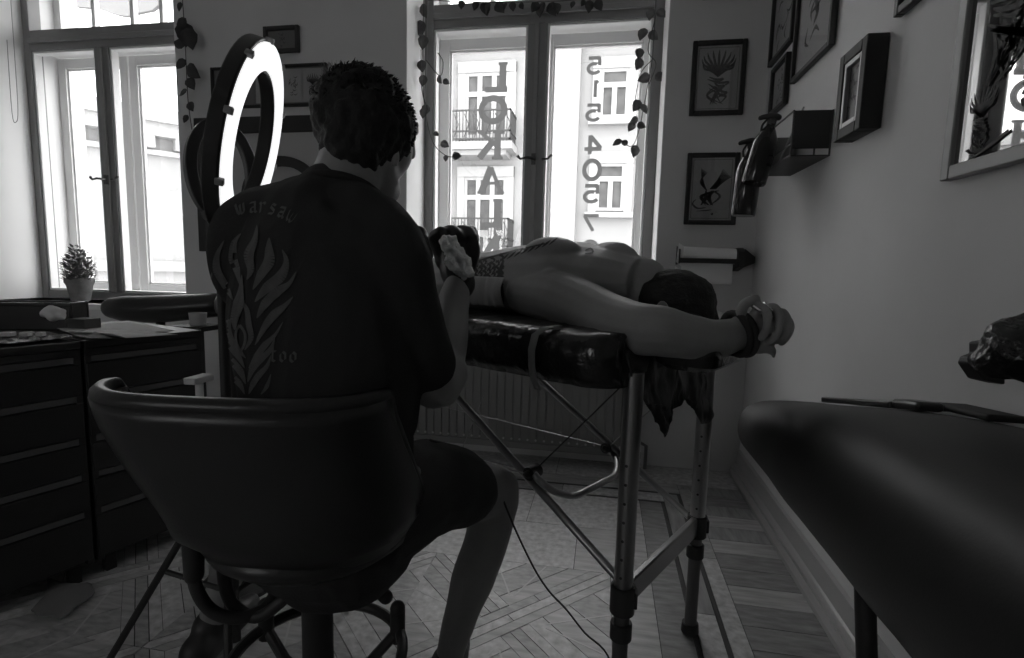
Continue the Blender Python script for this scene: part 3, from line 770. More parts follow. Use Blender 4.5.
# welt along the rim
rim = [shell_pt(-PI+2*PI*i/nA, 1, .012)+Vector((0, 0, .004)) for i in range(nA+1)]
MB().tube(rim, .013, 10, cap=False).build('piping', MATS['chair_leather'], ch, smooth=True)
st = MB(); st.lathe([(.0, 0), (.14, 0), (.165, .02), (.17, .035), (.15, .05), (.08, .055), (0, .055)], CC+Vector((0, 0, .535)), n=40); st.build('seat', vinyl, ch, smooth=True)
st = MB(); st.lathe([(.05, .49), (.07, .52), (.07, .53)], CC, n=24); st.tube([CC+Vector((0, 0, .08)), CC+Vector((0, 0, .52))], .026, 24); st.build('gas_column', blackm, ch, smooth='auto')
st = MB(); c2_ = CC+Vector((0, 0, .51)); e1 = P(386, 597, .92)
st.limb([(c2_, .006), (P(362, 578, .96), .006), (P(374, 588, .94), .009), (e1, .012)]); st.build('lever', blackm, ch, smooth=True)
fr_ = MB(); zc = .315; rr = [CC+Vector((math.cos(a)*.145, math.sin(a)*.145, zc)) for a in [2*PI*i/40 for i in range(41)]]
fr_.tube(rr, .010, 10, cap=False)
for i in range(3):
    a = 2*PI*i/3+.7; d = Vector((math.cos(a), math.sin(a), 0)); fr_.tube([CC+d*.02+Vector((0, 0, .26)), CC+d*.09+Vector((0, 0, .27)), CC+d*.145+Vector((0, 0, zc))], .010, 10)
o = fr_.build('foot_ring', mat('ring_black', .04, .3), ch, smooth='auto')
cl_ = MB()
for i in range(3):
    a = 2*PI*i/3+.7; d = Vector((math.cos(a), math.sin(a), 0)); cl_.tube([CC+d*.143+Vector((0, 0, zc-.02)), CC+d*.143+Vector((0, 0, zc+.04))], .014, 12); cl_.sph(CC+d*.143+Vector((0, 0, zc+.045)), .014)
cl_.build('ring_clamps', blackm, o, smooth='auto')['kind'] = 'stuff'
for i in range(5):
    a = 2*PI*i/5+.4; d = Vector((math.cos(a), math.sin(a), 0)); s_ = MB(); s_.limb([(CC+Vector((0, 0, .10)), .028), (CC+d*.15+Vector((0, 0, .09)), .022), (CC+d*.29+Vector((0, 0, .075)), .016)])
    ob = s_.build('base_arm', blackm, ch, smooth='auto'); s_ = MB(); c_ = CC+d*.29; t_v = Vector((-d.y, d.x, 0))
    s_.lathe([(.006, -.02), (.026, -.018), (.027, 0), (.026, .018), (.006, .02)], c_+Vector((0, 0, .028)), t_v, 20); s_.tube([c_+Vector((0, 0, .03)), c_+Vector((0, 0, .07))], .008, 8); s_.build('caster', blackm, ob, smooth='auto')
# looped tubes under the shell
for pix in ([(193, 520, .80), (192, 560, .80), (197, 590, .80), (212, 611, .81), (236, 618, .82), (262, 610, .84), (276, 592, .86), (284, 575, .87)],
            [(222, 560, .84), (226, 590, .84), (236, 608, .84), (256, 617, .83), (276, 606, .83), (296, 586, .84), (306, 570, .85)],
            [(226, 505, .84), (226, 540, .84), (224, 570, .84), (226, 590, .84)]):
    s_ = MB(); s_.limb([(P(*q), .0095) for q in pix]); s_.build('armrest_tube', blackm, ch, smooth='auto')
s_ = MB(); s_.limb([(P(190, 480, .78), .016), (P(193, 530, .79), .016), (P(194, 575, .80), .014)]); s_.build('armrest_bracket', blackm, ch, smooth='auto')

# ---------------------------------------------------------------- seated person
ar = thing('person', tuple(Vector((CC.x, CC.y, .5))), 'person in black t-shirt seated with back turned, leaning over the table in black gloves', 'person')
SD = cv(math.cos(FA), 0, -math.sin(FA))          # towards their right shoulder
def bodychain(extra=0.0, upto=None):
    return [((335, 525, .95), .175, .135), ((330, 455, .94), .165, .128), ((322, 385, .93), .180, .128), ((316, 315, .93), .195, .128), ((313, 258, .94), .188, .112), ((318, 222, .95), .150, .092), ((332, 198, .955), .085, .07)]
b = MB(); tc_ = bodychain()
b.limb([(P(*q), r-.012) for q, r, s in tc_], side=tuple(SD), rbs=[s-.012 for q, r, s in tc_])
b.limb([(P(336, 205, .955), .066), (P(347, 178, .965), .060), (P(358, 150, .975), .062)])
HF = cv(.62, .50, .60).normalized(); HS = cv(.70, 0, -.72); HS = (HS-HF*HS.dot(HF)).normalized(); HU = HS.cross(HF)
if HU.z < 0: HU = -HU
hc = P(366, 122, .985)
b.ell(hc, (HF*.090, HS*.073, HU*.086), nu=26, nv=18)
fc = P(381, 150, 1.03)
b.ell(fc, (HF*.062, HS*.056, HU*.070), nu=24, nv=16)
chn = P(386, 190, 1.05)
b.limb([(P(372, 165, 1.0), .050), (P(378, 180, 1.02), .043), (chn, .030)])
nose = P(413, 157, 1.095)
nb = nose-HF*.026
b.limb([(nb+HU*.034, .008), (nb+HU*.018+HF*.010, .009), (nose-HF*.006, .011), (nb-HU*.008+HF*.006, .008)])
b.limb([(nb-HU*.030-HS*.018-HF*.006, .005), (nb-HU*.028, .007), (nb-HU*.030+HS*.018-HF*.006, .005)]); b.limb([(nb-HU*.042-HS*.014-HF*.008, .005), (nb-HU*.042-HF*.003, .007), (nb-HU*.042+HS*.014-HF*.008, .005)])
b.limb([(nb+HU*.040-HS*.035-HF*.014, .006), (nb+HU*.044, .008), (nb+HU*.040+HS*.035-HF*.014, .006)])
for s, ec in ((1, P(396, 160, .952)), (-1, fc-HS*.066-HF*.03)):
    b.ell(ec, (HF*.010, HS*.004, HU*.021)); b.ell(ec+HS*s*.003-HF*.005, (HF*.006, HS*.004, HU*.017))
# right arm
b.limb([(P(392, 262, .865), .060), (P(410, 318, .88), .050), (P(430, 375, .915), .043), (P(437, 383, .94), .042), (P(446, 345, 1.0), .041), (P(453, 305, 1.06), .033), (P(457, 285, 1.09), .027)])
b.limb([(P(441, 388, .935), .036), (P(447, 372, .96), .040)])
# left arm (reaches forward beyond the chest)
b.limb([(P(245, 245, 1.03), .062), (P(290, 310, 1.14), .050), (P(325, 345, 1.20), .044), (P(365, 300, 1.22), .038), (P(398, 262, 1.22), .028)])
# legs
b.limb([(P(385, 500, .93), .10), (P(430, 487, 1.02), .080), (P(470, 490, 1.12), .066), (P(493, 494, 1.165), .057), (P(492, 515, 1.18), .052), (P(485, 545, 1.19), .050), (P(474, 575, 1.195), .050), (P(461, 615, 1.20), .039), (P(450, 655, 1.21), .032), (P(447, 690, 1.22), .034)])
b.sph(P(497, 489, 1.16), .050)
b.limb([(P(300, 510, 1.0), .10), (P(285, 490, 1.17), .080), (P(268, 478, 1.30), .058), (P(254, 510, 1.32), .052), (P(236, 550, 1.32), .050), (P(222, 590, 1.32), .038), (P(212, 622, 1.32), .032)])
abody = blob(b, 'body', skin, ar, .0055, 4)
# eyes
for s in (1, -1):
    e_ = MB(); e_.sph(nb+HU*.026+HS*.030*s-HF*.012, .0115); e_.build('eye', mat('eye_white', .6, .2), ar, smooth=True)
# t-shirt
b = MB()
b.limb([(P(*q), r) for q, r, s in tc_[1:]], side=tuple(SD), rbs=[s for q, r, s in tc_[1:]])
b.limb([(P(300, 215, .97), .070), (P(258, 232, 1.0), .078), (P(250, 262, 1.03), .074), (P(268, 300, 1.09), .072)])
b.limb([(P(345, 212, .95), .066), (P(372, 234, .90), .070), (P(388, 262, .865), .072), (P(402, 305, .872), .064), (P(414, 343, .885), .060), (P(425, 361, .90), .055)])
b.limb([(P(345, 430, .86), .115), (P(350, 350, .875), .12), (P(350, 285, .885), .11)])     # cloth hanging from the shoulder
b.limb([(P(335, 520, .92), .165), (P(332, 440, .92), .16)], side=tuple(SD), rbs=[.125, .125])
b.limb([(P(300, 212, .96), .05), (P(335, 205, .945), .062), (P(362, 213, .95), .055)])
def shirt_disp(c, n):
    return n*(noise.noise(c*9)*.006+abs(noise.noise(Vector((c.x*14, c.y*14, c.z*7))))*-.006)
shirt = blob(b, 't_shirt', cloth, ar, .006, 6, shirt_disp)
col = MB(); col.tube(loop(P(341, 193, .96), cv(.12, -1, .25), .071, .066, SD, .006), .007, 10, cap=False); col.build('collar', cloth, shirt, smooth=True)
# shorts
b = MB()
b.limb([(P(340, 520, .93), .15), (P(388, 502, .94), .105), (P(425, 487, 1.01), .092), (P(461, 489, 1.09), .078)])
b.limb([(P(320, 520, .95), .14), (P(298, 505, 1.02), .105), (P(285, 490, 1.17), .092)])
blob(b, 'shorts', mat('black_canvas', .03, .85, bump=.2, bscale=200), ar, .006, 4, lambda c, n: n*noise.noise(c*14)*.007)
# shoes
for (px, py, d) in ((447, 692, 1.22), (210, 628, 1.32)):
    a = P(px, py, d); a.z = .06; s_ = MB()
    s_.limb([(a-FWD*.05+Vector((0, 0, .0)), .042), (a+FWD*.05-Vector((0, 0, .01)), .040), (a+FWD*.13-Vector((0, 0, .022)), .036), (a+FWD*.18-Vector((0, 0, .028)), .028)]); s_.ell(a+Vector((0, 0, .03)), (FWD*.045, SR*.04, ZUP*.045))
    blob(s_, 'shoe', mat('shoe_black', .04, .5), ar, .007, 3)
# hair
b = MB(); hh = hc+HU*.002-HF*.002
b.ell(hh, (HF*.098, HS*.083, HU*.095), nu=30, nv=20); b.limb([(P(362, 118, .955), .070), (P(356, 145, .955), .062), (P(352, 160, .960), .056)])
hair = blob(b, 'hair', hairm, ar, .005, 2, lambda c, n: n*(noise.noise(c*70)*.006+noise.noise(c*25)*.006))
tf = MB(); r5 = random.Random(11)
for i in range(1500):
    v = Vector((r5.gauss(0, 1), r5.gauss(0, 1), r5.gauss(0, 1))).normalized()
    if v.dot(HU) < -.05 and not (v.dot(HF) < -.3 and v.dot(HU) > -.45): continue
    p = hh+HF*v.dot(HF)*.095+HS*v.dot(HS)*.081+HU*v.dot(HU)*.092
    top = max(0, v.dot(ZUP)); L = .003+.009*top*r5.random()+.002*r5.random()
    d = (v+HF*(.5*r5.random())+Vector((r5.gauss(0, .35), r5.gauss(0, .35), .35*top))).normalized(); e = (d+HF*.6+Vector((r5.gauss(0, .3), r5.gauss(0, .3), 0))).normalized()
    tf.tube([p, p+d*L*.6, p+d*L*.6+e*L*.6], [.0022, .0015, .0003], 4)
tf.build('hair_tufts', hairm, hair, smooth=True)
ws = MB()
for i in range(40):
    p = P(322+r5.random()*16, 76+r5.random()*4, .97+r5.random()*.04); q = p+cv(r5.gauss(-.002, .005), -.02-.012*r5.random(), 0); ws.tube([p, p.lerp(q, .5)+cv(.003, 0, 0), q], [.0008, .0006, .0002], 4)
ws.build('wisps', mat('hair_wisp', .10, .5), hair, smooth=True)
# print on the shirt
pm = mat('shirt_print', .085, .8, nscale=60, namt=.2)
sb = bvh(shirt); pat = []
def fl_(pts, w, mirror=False): 
    global pat
    pat += stroke(pts, w, 2.2)
flames = [
 ([(258, 226), (256, 240), (250, 255), (252, 270), (248, 280)], [.3, 3.0, 5.0, 3.5, .3]),
 ([(242, 234), (235, 243), (234, 258), (238, 270), (241, 285)], [.3, 3.2, 4.6, 3.4, .3]),
 ([(225, 240), (218, 255), (218, 270), (226, 285), (234, 300)], [.3, 2.5, 4.0, 3.6, .3]),
 ([(270, 238), (270, 250), (270, 262), (262, 275), (254, 290)], [.3, 4.0, 5.6, 4.4, .4]),
 ([(283, 250), (287, 262), (282, 276), (268, 288), (256, 302)], [.3, 2.6, 5.2, 5.0, .4]),
 ([(297, 272), (290, 284), (278, 292), (266, 304), (258, 318)], [.2, 2.4, 4.6, 4.4, .4]),
 ([(294, 297), (286, 306), (276, 314), (267, 325), (256, 345)], [.2, 2.6, 4.4, 3.6, .3]),
 ([(213, 272), (211, 288), (217, 303), (226, 318), (232, 335)], [.3, 2.5, 4.4, 4.0, .3]),
 ([(243, 275), (242, 290), (240, 303), (236, 318), (236, 330)], [.3, 2.6, 5.6, 4.2, .4]),
 ([(242, 300), (248, 310), (250, 325), (252, 338), (246, 350)], [.3, 2.4, 3.0, 2.6, .4]),
 ([(232, 318), (230, 330), (234, 342), (240, 350), (247, 358)], [.3, 2.6, 2.8, 2.6, .3]),
 ([(241, 325), (246, 333), (246, 343), (242, 350), (238, 343), (237, 333), (241, 325)], [1.3]*7),
 ([(213, 305), (217, 322), (226, 338), (237, 352), (246, 368)], [.3, 2.4, 3.8, 3.8, .3]),
 ([(218, 338), (224, 352), (234, 362), (242, 372), (247, 384)], [.2, 2.4, 3.4, 3.4, .3]),
 ([(220, 352), (224, 366), (233, 376), (241, 384), (246, 394)], [.2, 2.0, 3.0, 2.8, .3]),
 ([(276, 338), (271, 350), (262, 359), (254, 368), (249, 382)], [.2, 2.4, 3.4, 3.4, .3]),
 ([(272, 355), (268, 366), (260, 375), (254, 384), (250, 394)], [.2, 2.0, 3.2, 2.8, .3]),
 ([(284, 322), (276, 335), (266, 345), (258, 356), (250, 368)], [.2, 1.6, 3.2, 3.2, .3]),
 ([(222, 372), (228, 384), (236, 393)], [.3, 2.2, .4]), ([(272, 374), (268, 386), (262, 394)], [.3, 2.2, .4])]
for p, w_ in flames: pat += stroke(p, [x*1.02 for x in w_], 2.4)
# broad-nib lettering
GL = {'w': [[(0, 0), (.12, .75), (.3, 1), (.42, .7), (.42, .1)], [(.42, .8), (.6, 1), (.78, .75), (.8, 0)]], 'a': [[(.1, .1), (.6, 0), (.6, .9), (.75, 1)], [(.6, .45), (.2, .55), (.15, .9), (.4, 1), (.6, .8)]],
      'r': [[(.1, .05), (.22, .2), (.22, 1)], [(.22, .2), (.5, 0), (.65, .15)]], 's': [[(.65, .1), (.3, 0), (.2, .35), (.6, .6), (.55, .95), (.1, 1)]], 't': [[(.3, -.5), (.3, .9), (.6, 1)], [(.05, 0), (.65, 0)]],
      'o': [[(.35, 0), (.1, .25), (.12, .8), (.4, 1), (.65, .75), (.62, .2), (.35, 0)]]}
def nib(txt, ox, oy, size, adv, ang, arc=0):
    global pat
    x = 0
    for i, c in enumerate(txt):
        a = math.radians(ang+arc*i); 
        for s in GL[c]:
            for (x0, y0), (x1, y1) in zip(s, s[1:]):
                for q in range(2):
                    t0, t1 = q/2, (q+1)/2
                    pp = []
                    for t in (t0, t1):
                        u = (x0+(x1-x0)*t)*size; v = (y0+(y1-y0)*t)*size*1.05
                        pp.append(Vector((ox+u*math.cos(a)-v*math.sin(a), oy+u*math.sin(a)+v*math.cos(a))))
                    nv_ = Vector((1.0, -1.0)); pat.append([pp[0]-nv_, pp[0]+nv_, pp[1]+nv_, pp[1]-nv_])
        ad_ = adv*(1.25 if c == 'w' else .95)
        ox += ad_*math.cos(a); oy += ad_*math.sin(a)
o = decal('shirt_print', pat, sb, pm, shirt, .002)
o['label'] = 'grey flame design on the back of the t-shirt'
for a_ in (('warsaw', 236, 205, 10.0, 11.2, -10, 8.5), ('too', 271, 351, 9.5, 10.5, 3), ('t', 210, 330, 9, 8, 5)):
    pat = []; nib(*a_); o = decal('shirt_lettering', pat, sb, pm, shirt, .0022)
    if o: o['label'] = 'grey blackletter word %s on the t-shirt' % a_[0]

# gloves and hands
def glove(chains, nm='glove'):
    b = MB()
    for c in chains: b.limb([(P(x, y, d), r) for x, y, d, r in c])
    return blob(b, nm, glovem, ar, .004, 2, lambda c, n: n*noise.noise(c*50)*.0015)
glove([
 [(461, 285, 1.095, .031), (457, 270, 1.115, .036), (457, 252, 1.13, .040)],
 [(446, 262, 1.12, .022), (440, 248, 1.12, .018), (435, 238, 1.115, .015), (441, 233, 1.10, .014)],
 [(452, 250, 1.13, .020), (444, 236, 1.13, .015), (452, 231, 1.11, .0135), (458, 236, 1.095, .012)],
 [(462, 248, 1.14, .020), (458, 233, 1.14, .015), (467, 231, 1.12, .013), (473, 238, 1.10, .012)],
 [(468, 250, 1.14, .018), (467, 234, 1.15, .013), (472, 231, 1.14, .012), (474, 242, 1.12, .012)],
 [(467, 268, 1.12, .020), (472, 256, 1.11, .015), (474, 245, 1.10, .013)],
 [(470, 262, 1.13, .018), (475, 250, 1.13, .012), (473, 243, 1.12, .011)]])
glove([
 [(396, 262, 1.22, .029), (408, 254, 1.215, .032), (416, 250, 1.21, .028)],
 [(410, 246, 1.22, .015), (413, 233, 1.22, .013), (420, 231, 1.21, .012), (424, 238, 1.2, .011)],
 [(416, 246, 1.21, .015), (421, 238, 1.2, .012), (427, 241, 1.19, .011), (427, 247, 1.18, .010)],
 [(420, 250, 1.21, .014), (427, 246, 1.2, .011), (430, 250, 1.19, .010), (429, 256, 1.18, .010)],
 [(418, 256, 1.2, .013), (425, 255, 1.19, .010), (428, 259, 1.18, .009)],
 [(405, 246, 1.2, .013), (408, 236, 1.19, .011), (412, 230, 1.19, .010)]])
# machine wrapped in crinkled film, held in the right glove
mc = MB(); a_, b_ = P(446, 240, 1.075), P(465, 272, 1.065)
mc.limb([(a_, .012), (a_.lerp(b_, .35), .019), (a_.lerp(b_, .7), .020), (b_, .014)])
mx_ = (b_-a_).normalized(); my_ = mx_.cross(fw).normalized(); mz_ = mx_.cross(my_)
foilm = mat('clear_wrap', .95, .16, 0, bump=1.0, bscale=45)
o = blob(mc, 'tattoo_machine', foilm, None, .003, 1, lambda c, n: n*(noise.noise(Vector(((c-a_).dot(mx_)*22, (c-a_).dot(my_)*110, (c-a_).dot(mz_)*110)))*.010+noise.noise(c*75)*.007+abs(noise.noise(c*170))*.004))
tag(o, 'tattoo machine wrapped in crinkled silvery film in the black glove', 'tattoo machine')
cb = MB(); cpts = [P(430, 440, 1.0), P(470, 455, 1.06), P(493, 480, 1.10), P(503, 500, 1.11), P(516, 531, 1.13), P(534, 568, 1.15), P(549, 591, 1.16), P(566, 609, 1.17), P(585, 633, 1.18), P(608, 656, 1.2)]
e = cpts[-1]; cpts += [Vector((e.x+.03, e.y-.02, max(.02, e.z-.1))), Vector((e.x+.08, e.y-.10, .004)), Vector((e.x+.1, e.y-.3, .004))]
cb.limb([(p, .0022) for p in cpts]); tag(cb.build('cable', blackm, None, smooth=True), 'thin black cable hanging past the knee down to the floor', 'cable')
# ---------------------------------------------------------------- ring light on its stand
rl = thing('ring_light', tuple(Vector((P(234, 600, 1.25).x, P(234, 600, 1.25).y, 0))), 'glowing ring light on a black tripod stand left of the seated person', 'ring light')
rc_ = P(254, 143, 1.19)
RNl = cv(.94, .22, .25).normalized()
RU = cv(.17, -1, .0); RU = (RU-RNl*RU.dot(RNl)).normalized(); RS = RU.cross(RNl)
def circ(r, off, n=64): return [rc_+RNl*off+RU*math.cos(2*PI*i/n)*r+RS*math.sin(2*PI*i/n)*r for i in range(n)]
def annulus(mb, r0, r1, o0, o1, m=None):
    a, b_, c, d = circ(r0, o0), circ(r1, o0), circ(r1, o1), circ(r0, o1); n = 64; vs = a+b_+c+d; fs = []
    for i in range(n):
        j = (i+1) % n
        for k in range(4): fs.append((k*n+i, k*n+j, ((k+1) % 4)*n+j, ((k+1) % 4)*n+i))
    mb.add(vs, fs, m)
R1, R0 = .212, .156
h = MB(); annulus(h, R0-.006, R1+.006, -.032, 0); h.build('housing', mat('housing_black', .02, .35), rl, smooth='auto', bevel=.004)
h = MB(); annulus(h, R0, R1, .0, .006); h.build('diffuser', mat('diffuser_glow', .8, .5, emit=.95), rl, smooth='auto')
for i in range(10):
    an = 2*PI*i/10+.3; dcl = RU*math.cos(an)+RS*math.sin(an); tdir = RNl.cross(dcl)
    T = Matrix((dcl, tdir, RNl)).transposed().to_4x4(); T.translation = rc_+dcl*(R1+.006)
    c_ = MB().box(-.008, .004, -.007, .007, -.006, .010, None, T).build('clip', mat('clip_grey', .25, .5), rl, bevel=.002)
pb = P(234, 600, 1.25); pb = Vector((pb.x, pb.y, 0)); ptop = P(211, 222, 1.24)
s_ = MB(); s_.tube([pb+Vector((0, 0, .10)), Vector((pb.x, pb.y, ptop.z-.02))], [.0125, .0105], 14); s_.build('pole', blackm, rl, smooth='auto')
bx = ptop.copy(); bx.x = pb.x; bx.y = pb.y
s_ = MB(); s_.box(-.018, .018, -.02, .02, -.035, .035, None, Matrix.Translation(bx)); s_.limb([(bx, .014), (bx.lerp(rc_-RU*R1-RNl*.03, .6), .012), (rc_-RU*(R1-.01)-RNl*.03, .012)]); s_.tube([bx+cv(0, 0, -.02), bx+cv(0, 0, -.045)], .014, 12); s_.build('bracket', blackm, rl, smooth='auto', bevel=.002)
hub = Vector((pb.x, pb.y, .52))
s_ = MB(); s_.tube([hub-Vector((0, 0, .03)), hub+Vector((0, 0, .02))], .022, 16); s_.tube([hub-Vector((0, 0, .01)), hub-Vector((0, 0, .01))+cv(-.04, 0, 0)], .008, 8); s_.build('hub', blackm, rl, smooth='auto', bevel=.002)
f1 = atZ(108, 662, .01); dv = (f1-pb); dv.z = 0
for k in range(3):
    a = k*2*PI/3; d = Vector((dv.x*math.cos(a)-dv.y*math.sin(a), dv.x*math.sin(a)+dv.y*math.cos(a), 0))
    s_ = MB(); s_.tube([hub+d*.05, pb+d+Vector((0, 0, .01))], .0085, 10); o = s_.build('leg', blackm, rl, smooth='auto')
    s_ = MB(); s_.tube([pb+Vector((0, 0, .22)), hub.lerp(pb+d, .5)], .006, 8); s_.build('brace', blackm, o, smooth='auto')
# second ring, dark, beyond the first
r2 = thing('ring_lamp', tuple(P(205, 300, 1.5)), 'unlit dark ring lamp behind the glowing ring light', 'ring light')
def ringthing(nm, c, nrm, up, ra, rbv, wd, th, m, parent):
    nrm = nrm.normalized(); up = (up-nrm*up.dot(nrm)).normalized(); sd_ = up.cross(nrm); n = 56; mb = MB(); vs = []
    for (q, o) in ((-1, -th), (1, -th), (1, th), (-1, th)):
        for i in range(n):
            a = 2*PI*i/n; vs.append(c+nrm*o+up*math.cos(a)*(ra+q*wd)+sd_*math.sin(a)*(rbv+q*wd))
    fs = [(k*n+i, k*n+(i+1) % n, ((k+1) % 4)*n+(i+1) % n, ((k+1) % 4)*n+i) for k in range(4) for i in range(n)]
    mb.add(vs, fs); return mb.build(nm, m, parent, smooth='auto', bevel=.003)
ringthing('housing', P(222, 172, 1.5), cv(.80, 0, -.75), cv(-.10, -1, 0), .135, .080, .015, .014, mat('ring_dark', .03, .35), r2)
MB().tube([P(219, 220, 1.5), P(226, 260, 1.52), P(230, 330, 1.55)], .009, 10).tube([P(230, 330, 1.55), Vector((P(230, 330, 1.55).x, P(230, 330, 1.55).y, .02))], .012, 10).lathe([(.11, 0), (.11, .012), (.02, .03)], Vector((P(230, 330, 1.55).x, P(230, 330, 1.55).y, 0))).build('stand', blackm, r2, smooth='auto')

# ---------------------------------------------------------------- drawer cabinets at the left
CD = Vector((.325, .946, 0)).normalized(); CN = Vector((CD.y, -CD.x, 0))   # face direction and outward normal
cab0 = atZ(181, 528, .055)
cabm = mat('cabinet_black', .02, .45); edge = mat('drawer_edge', .12, .4)
zt_ = .752
def cabpt(s, n, z): return Vector((cab0.x, cab0.y, 0)) - CD*s + CN*n + Vector((0, 0, z))
def cab(s0, s1, label, shades):
    TC = Matrix((-CD, CN, ZUP)).transposed().to_4x4(); TC.translation = Vector((cab0.x, cab0.y, 0))
    c = thing('drawer_cabinet', tuple(cabpt((s0+s1)/2, -.2, 0)), label, 'cabinet', 'black drawer cabinets along the left')
    b = MB(); b.box(s0+.002, s0+.02, -.5, -.002, .055, zt_-.02, None, TC); b.box(s1-.02, s1-.002, -.5, -.002, .055, zt_-.02, None, TC); b.box(s0+.02, s1-.02, -.5, -.48, .055, zt_-.02, None, TC); b.box(s0+.02, s1-.02, -.48, -.02, .055, .08, None, TC)
    b.box(s0+.002, s1-.002, -.5, .004, zt_-.022, zt_, None, TC)
    for s in (s0+.03, s1-.06):
        for n_ in (-.46, -.05): b.box(s, s+.03, n_, n_+.03, 0, .055, None, TC)
    b.build('body', cabm, c, bevel=.002)
    zs = [.068, .226, .343, .457, .587, .705]
    for i in range(5):
        d = MB(); d.box(s0+.006, s1-.006, -.40, .002, zs[i]+.004, zs[i+1]-.022, None, TC); d.build('drawer', cabm, c, bevel=.002)
        e_ = MB(); e_.box(s0+.012, s1-.012, -.02, -.004, zs[i+1]-.019, zs[i+1]+.001, None, TC); e_.build('drawer_grip', edge, c, bevel=.0015)
    d = MB(); d.box(s0+.006, s1-.006, -.4, .002, zs[-1]+.004, zt_-.024, None, TC); d.build('rail', cabm, c)
    return TC
TC = cab(-.105, .252, 'black drawer cabinet nearest the seated person with papers on top', 0)
cab(.257, .9, 'black drawer cabinet cut by the left edge of the photo with foil wraps on top', 0)
cab_post = None
# papers
def sheet(name, pts, label, m, curl=None, nx=10, ny=8, z=zt_+.002, cat='paper', group=None):
    a, b_, c, d = [atZ(x, y, z) for x, y in pts]; vs = []
    for i in range(nx+1):
        for j in range(ny+1):
            p = a.lerp(b_, i/nx).lerp(d.lerp(c, i/nx), j/ny); p.z = z+.0015*abs(noise.noise(p*9))+(curl(i/nx, j/ny) if curl else 0); vs.append(p)
    mb = MB().add(vs, [(i*(ny+1)+j, i*(ny+1)+j+1, (i+1)*(ny+1)+j+1, (i+1)*(ny+1)+j) for i in range(nx) for j in range(ny)])
    o = mb.build(name, m, None, smooth=True); o.modifiers.new('s', 'SOLIDIFY').thickness = .0006
    return tag(o, label, cat, group)
pap = mat('paper', .48, .8); pap2 = mat('paper_drawing', .40, .8, nscale=25, namt=.3)
sheet('paper_sheet', [(54, 327), (130, 321), (176, 331), (80, 337)], 'pale sheet lying furthest back on the drawer cabinet', pap, z=.760, group='papers on the cabinet')
sheet('paper_sheet', [(62, 331), (120, 328), (178, 334.5), (112, 339)], 'sheet with a faint drawing and lifted corner in front on the drawer cabinet', pap2, lambda u, v: .016*max(0, 1-abs(u-.0)*5)*v, z=.764, group='papers on the cabinet')
pf = MB(); a = atZ(84, 338, .765); b1 = atZ(113, 338.5, .765); t_ = atZ(95, 336, .765)+Vector((0, 0, .014)); b2_ = atZ(92, 334, .765)
pf.add([a, b1, t_, b2_], [(0, 1, 2), (0, 2, 3), (0, 3, 1), (1, 3, 2)]); tag(pf.build('folded_paper', mat('paper_shade', .25, .8), None), 'small triangular folded paper standing on the front sheet', 'paper')
# foil wraps and small things on the left top
fo = MB(); vs = []; nx, ny = 60, 14
for i in range(nx+1):
    for j in range(ny+1):
        p = cabpt(.25+.50*i/nx, -.02-.22*j/ny, zt_+.006); p.z += .010*abs(noise.noise(p*32))+.006*abs(noise.noise(p*75)); vs.append(p)
fo.add(vs, [(i*(ny+1)+j, i*(ny+1)+j+1, (i+1)*(ny+1)+j+1, (i+1)*(ny+1)+j) for i in range(nx) for j in range(ny)])
o = fo.build('foil_wrap', mat('clear_film', .06, .15, spec=.8, bump=.4, bscale=60), None, smooth=True); o.modifiers.new('s', 'SOLIDIFY').thickness = .0008
tag(o, 'crinkled shiny dark film spread over the left end of the drawer cabinets', 'plastic film')
for i, (px, w_, lb) in enumerate(((8, .03, 'small pale ink cap box at the far left on the crinkled film'), (26, .022, 'second small pale box from the left on the crinkled film'), (41, .016, 'smallest pale box on the crinkled film'))):
    p = atZ(px, 336, .765); mb = MB(); mb.box(-w_/2, w_/2, -.012, .012, .0, .012, None, Matrix.Translation(p) @ Matrix.Rotation(.4, 4, 'Z')); tag(mb.build('small_box', pap, None, bevel=.002), lb, 'box', 'small boxes on the film')
# black crate behind with crumpled tissue
a0 = P(70, 303, 1.75)
cx0, cx1 = P(-40, 300, 1.72), P(69, 303, 1.78)
dx = (cx1-cx0); dx.z = 0; L_ = dx.length; dx.normalize(); dy = Vector((-dx.y, dx.x, 0)); TB = Matrix((dx, dy, ZUP)).transposed().to_4x4(); TB.translation = Vector((cx0.x, cx0.y, 0))
bxm = MB(); z1 = cx1.z; z0 = .7535
bxm.box(0, L_, 0, .012, z0, z1, None, TB); bxm.box(0, L_, .10, .112, z0, z1, None, TB); bxm.box(0, .012, .012, .10, z0, z1, None, TB); bxm.box(L_-.012, L_, .012, .10, z0, z1, None, TB); bxm.box(.012, L_-.012, .012, .10, z0, z0+.01, None, TB)
bxm.box(-.01, L_+.01, -.008, .0, z1-.012, z1, None, TB)
crate_base = z0
tag(bxm.build('storage_box', blackg, None, bevel=.003), 'long low black storage box behind the cabinets below the left window', 'box')
ts = MB(); ts.ell(P(53, 313, 1.70), (RT*.034, DN*.024, fw*.02)); ts.ell(P(59, 316, 1.70), (RT*.02, DN*.014, fw*.02))
o = blob(ts, 'crumpled_tissue', mat('tissue', .6, .9), None, .004, 1, lambda c, n: n*noise.noise(c*45)*.012); tag(o, 'crumpled pale tissue against the front of the long storage box', 'tissue')
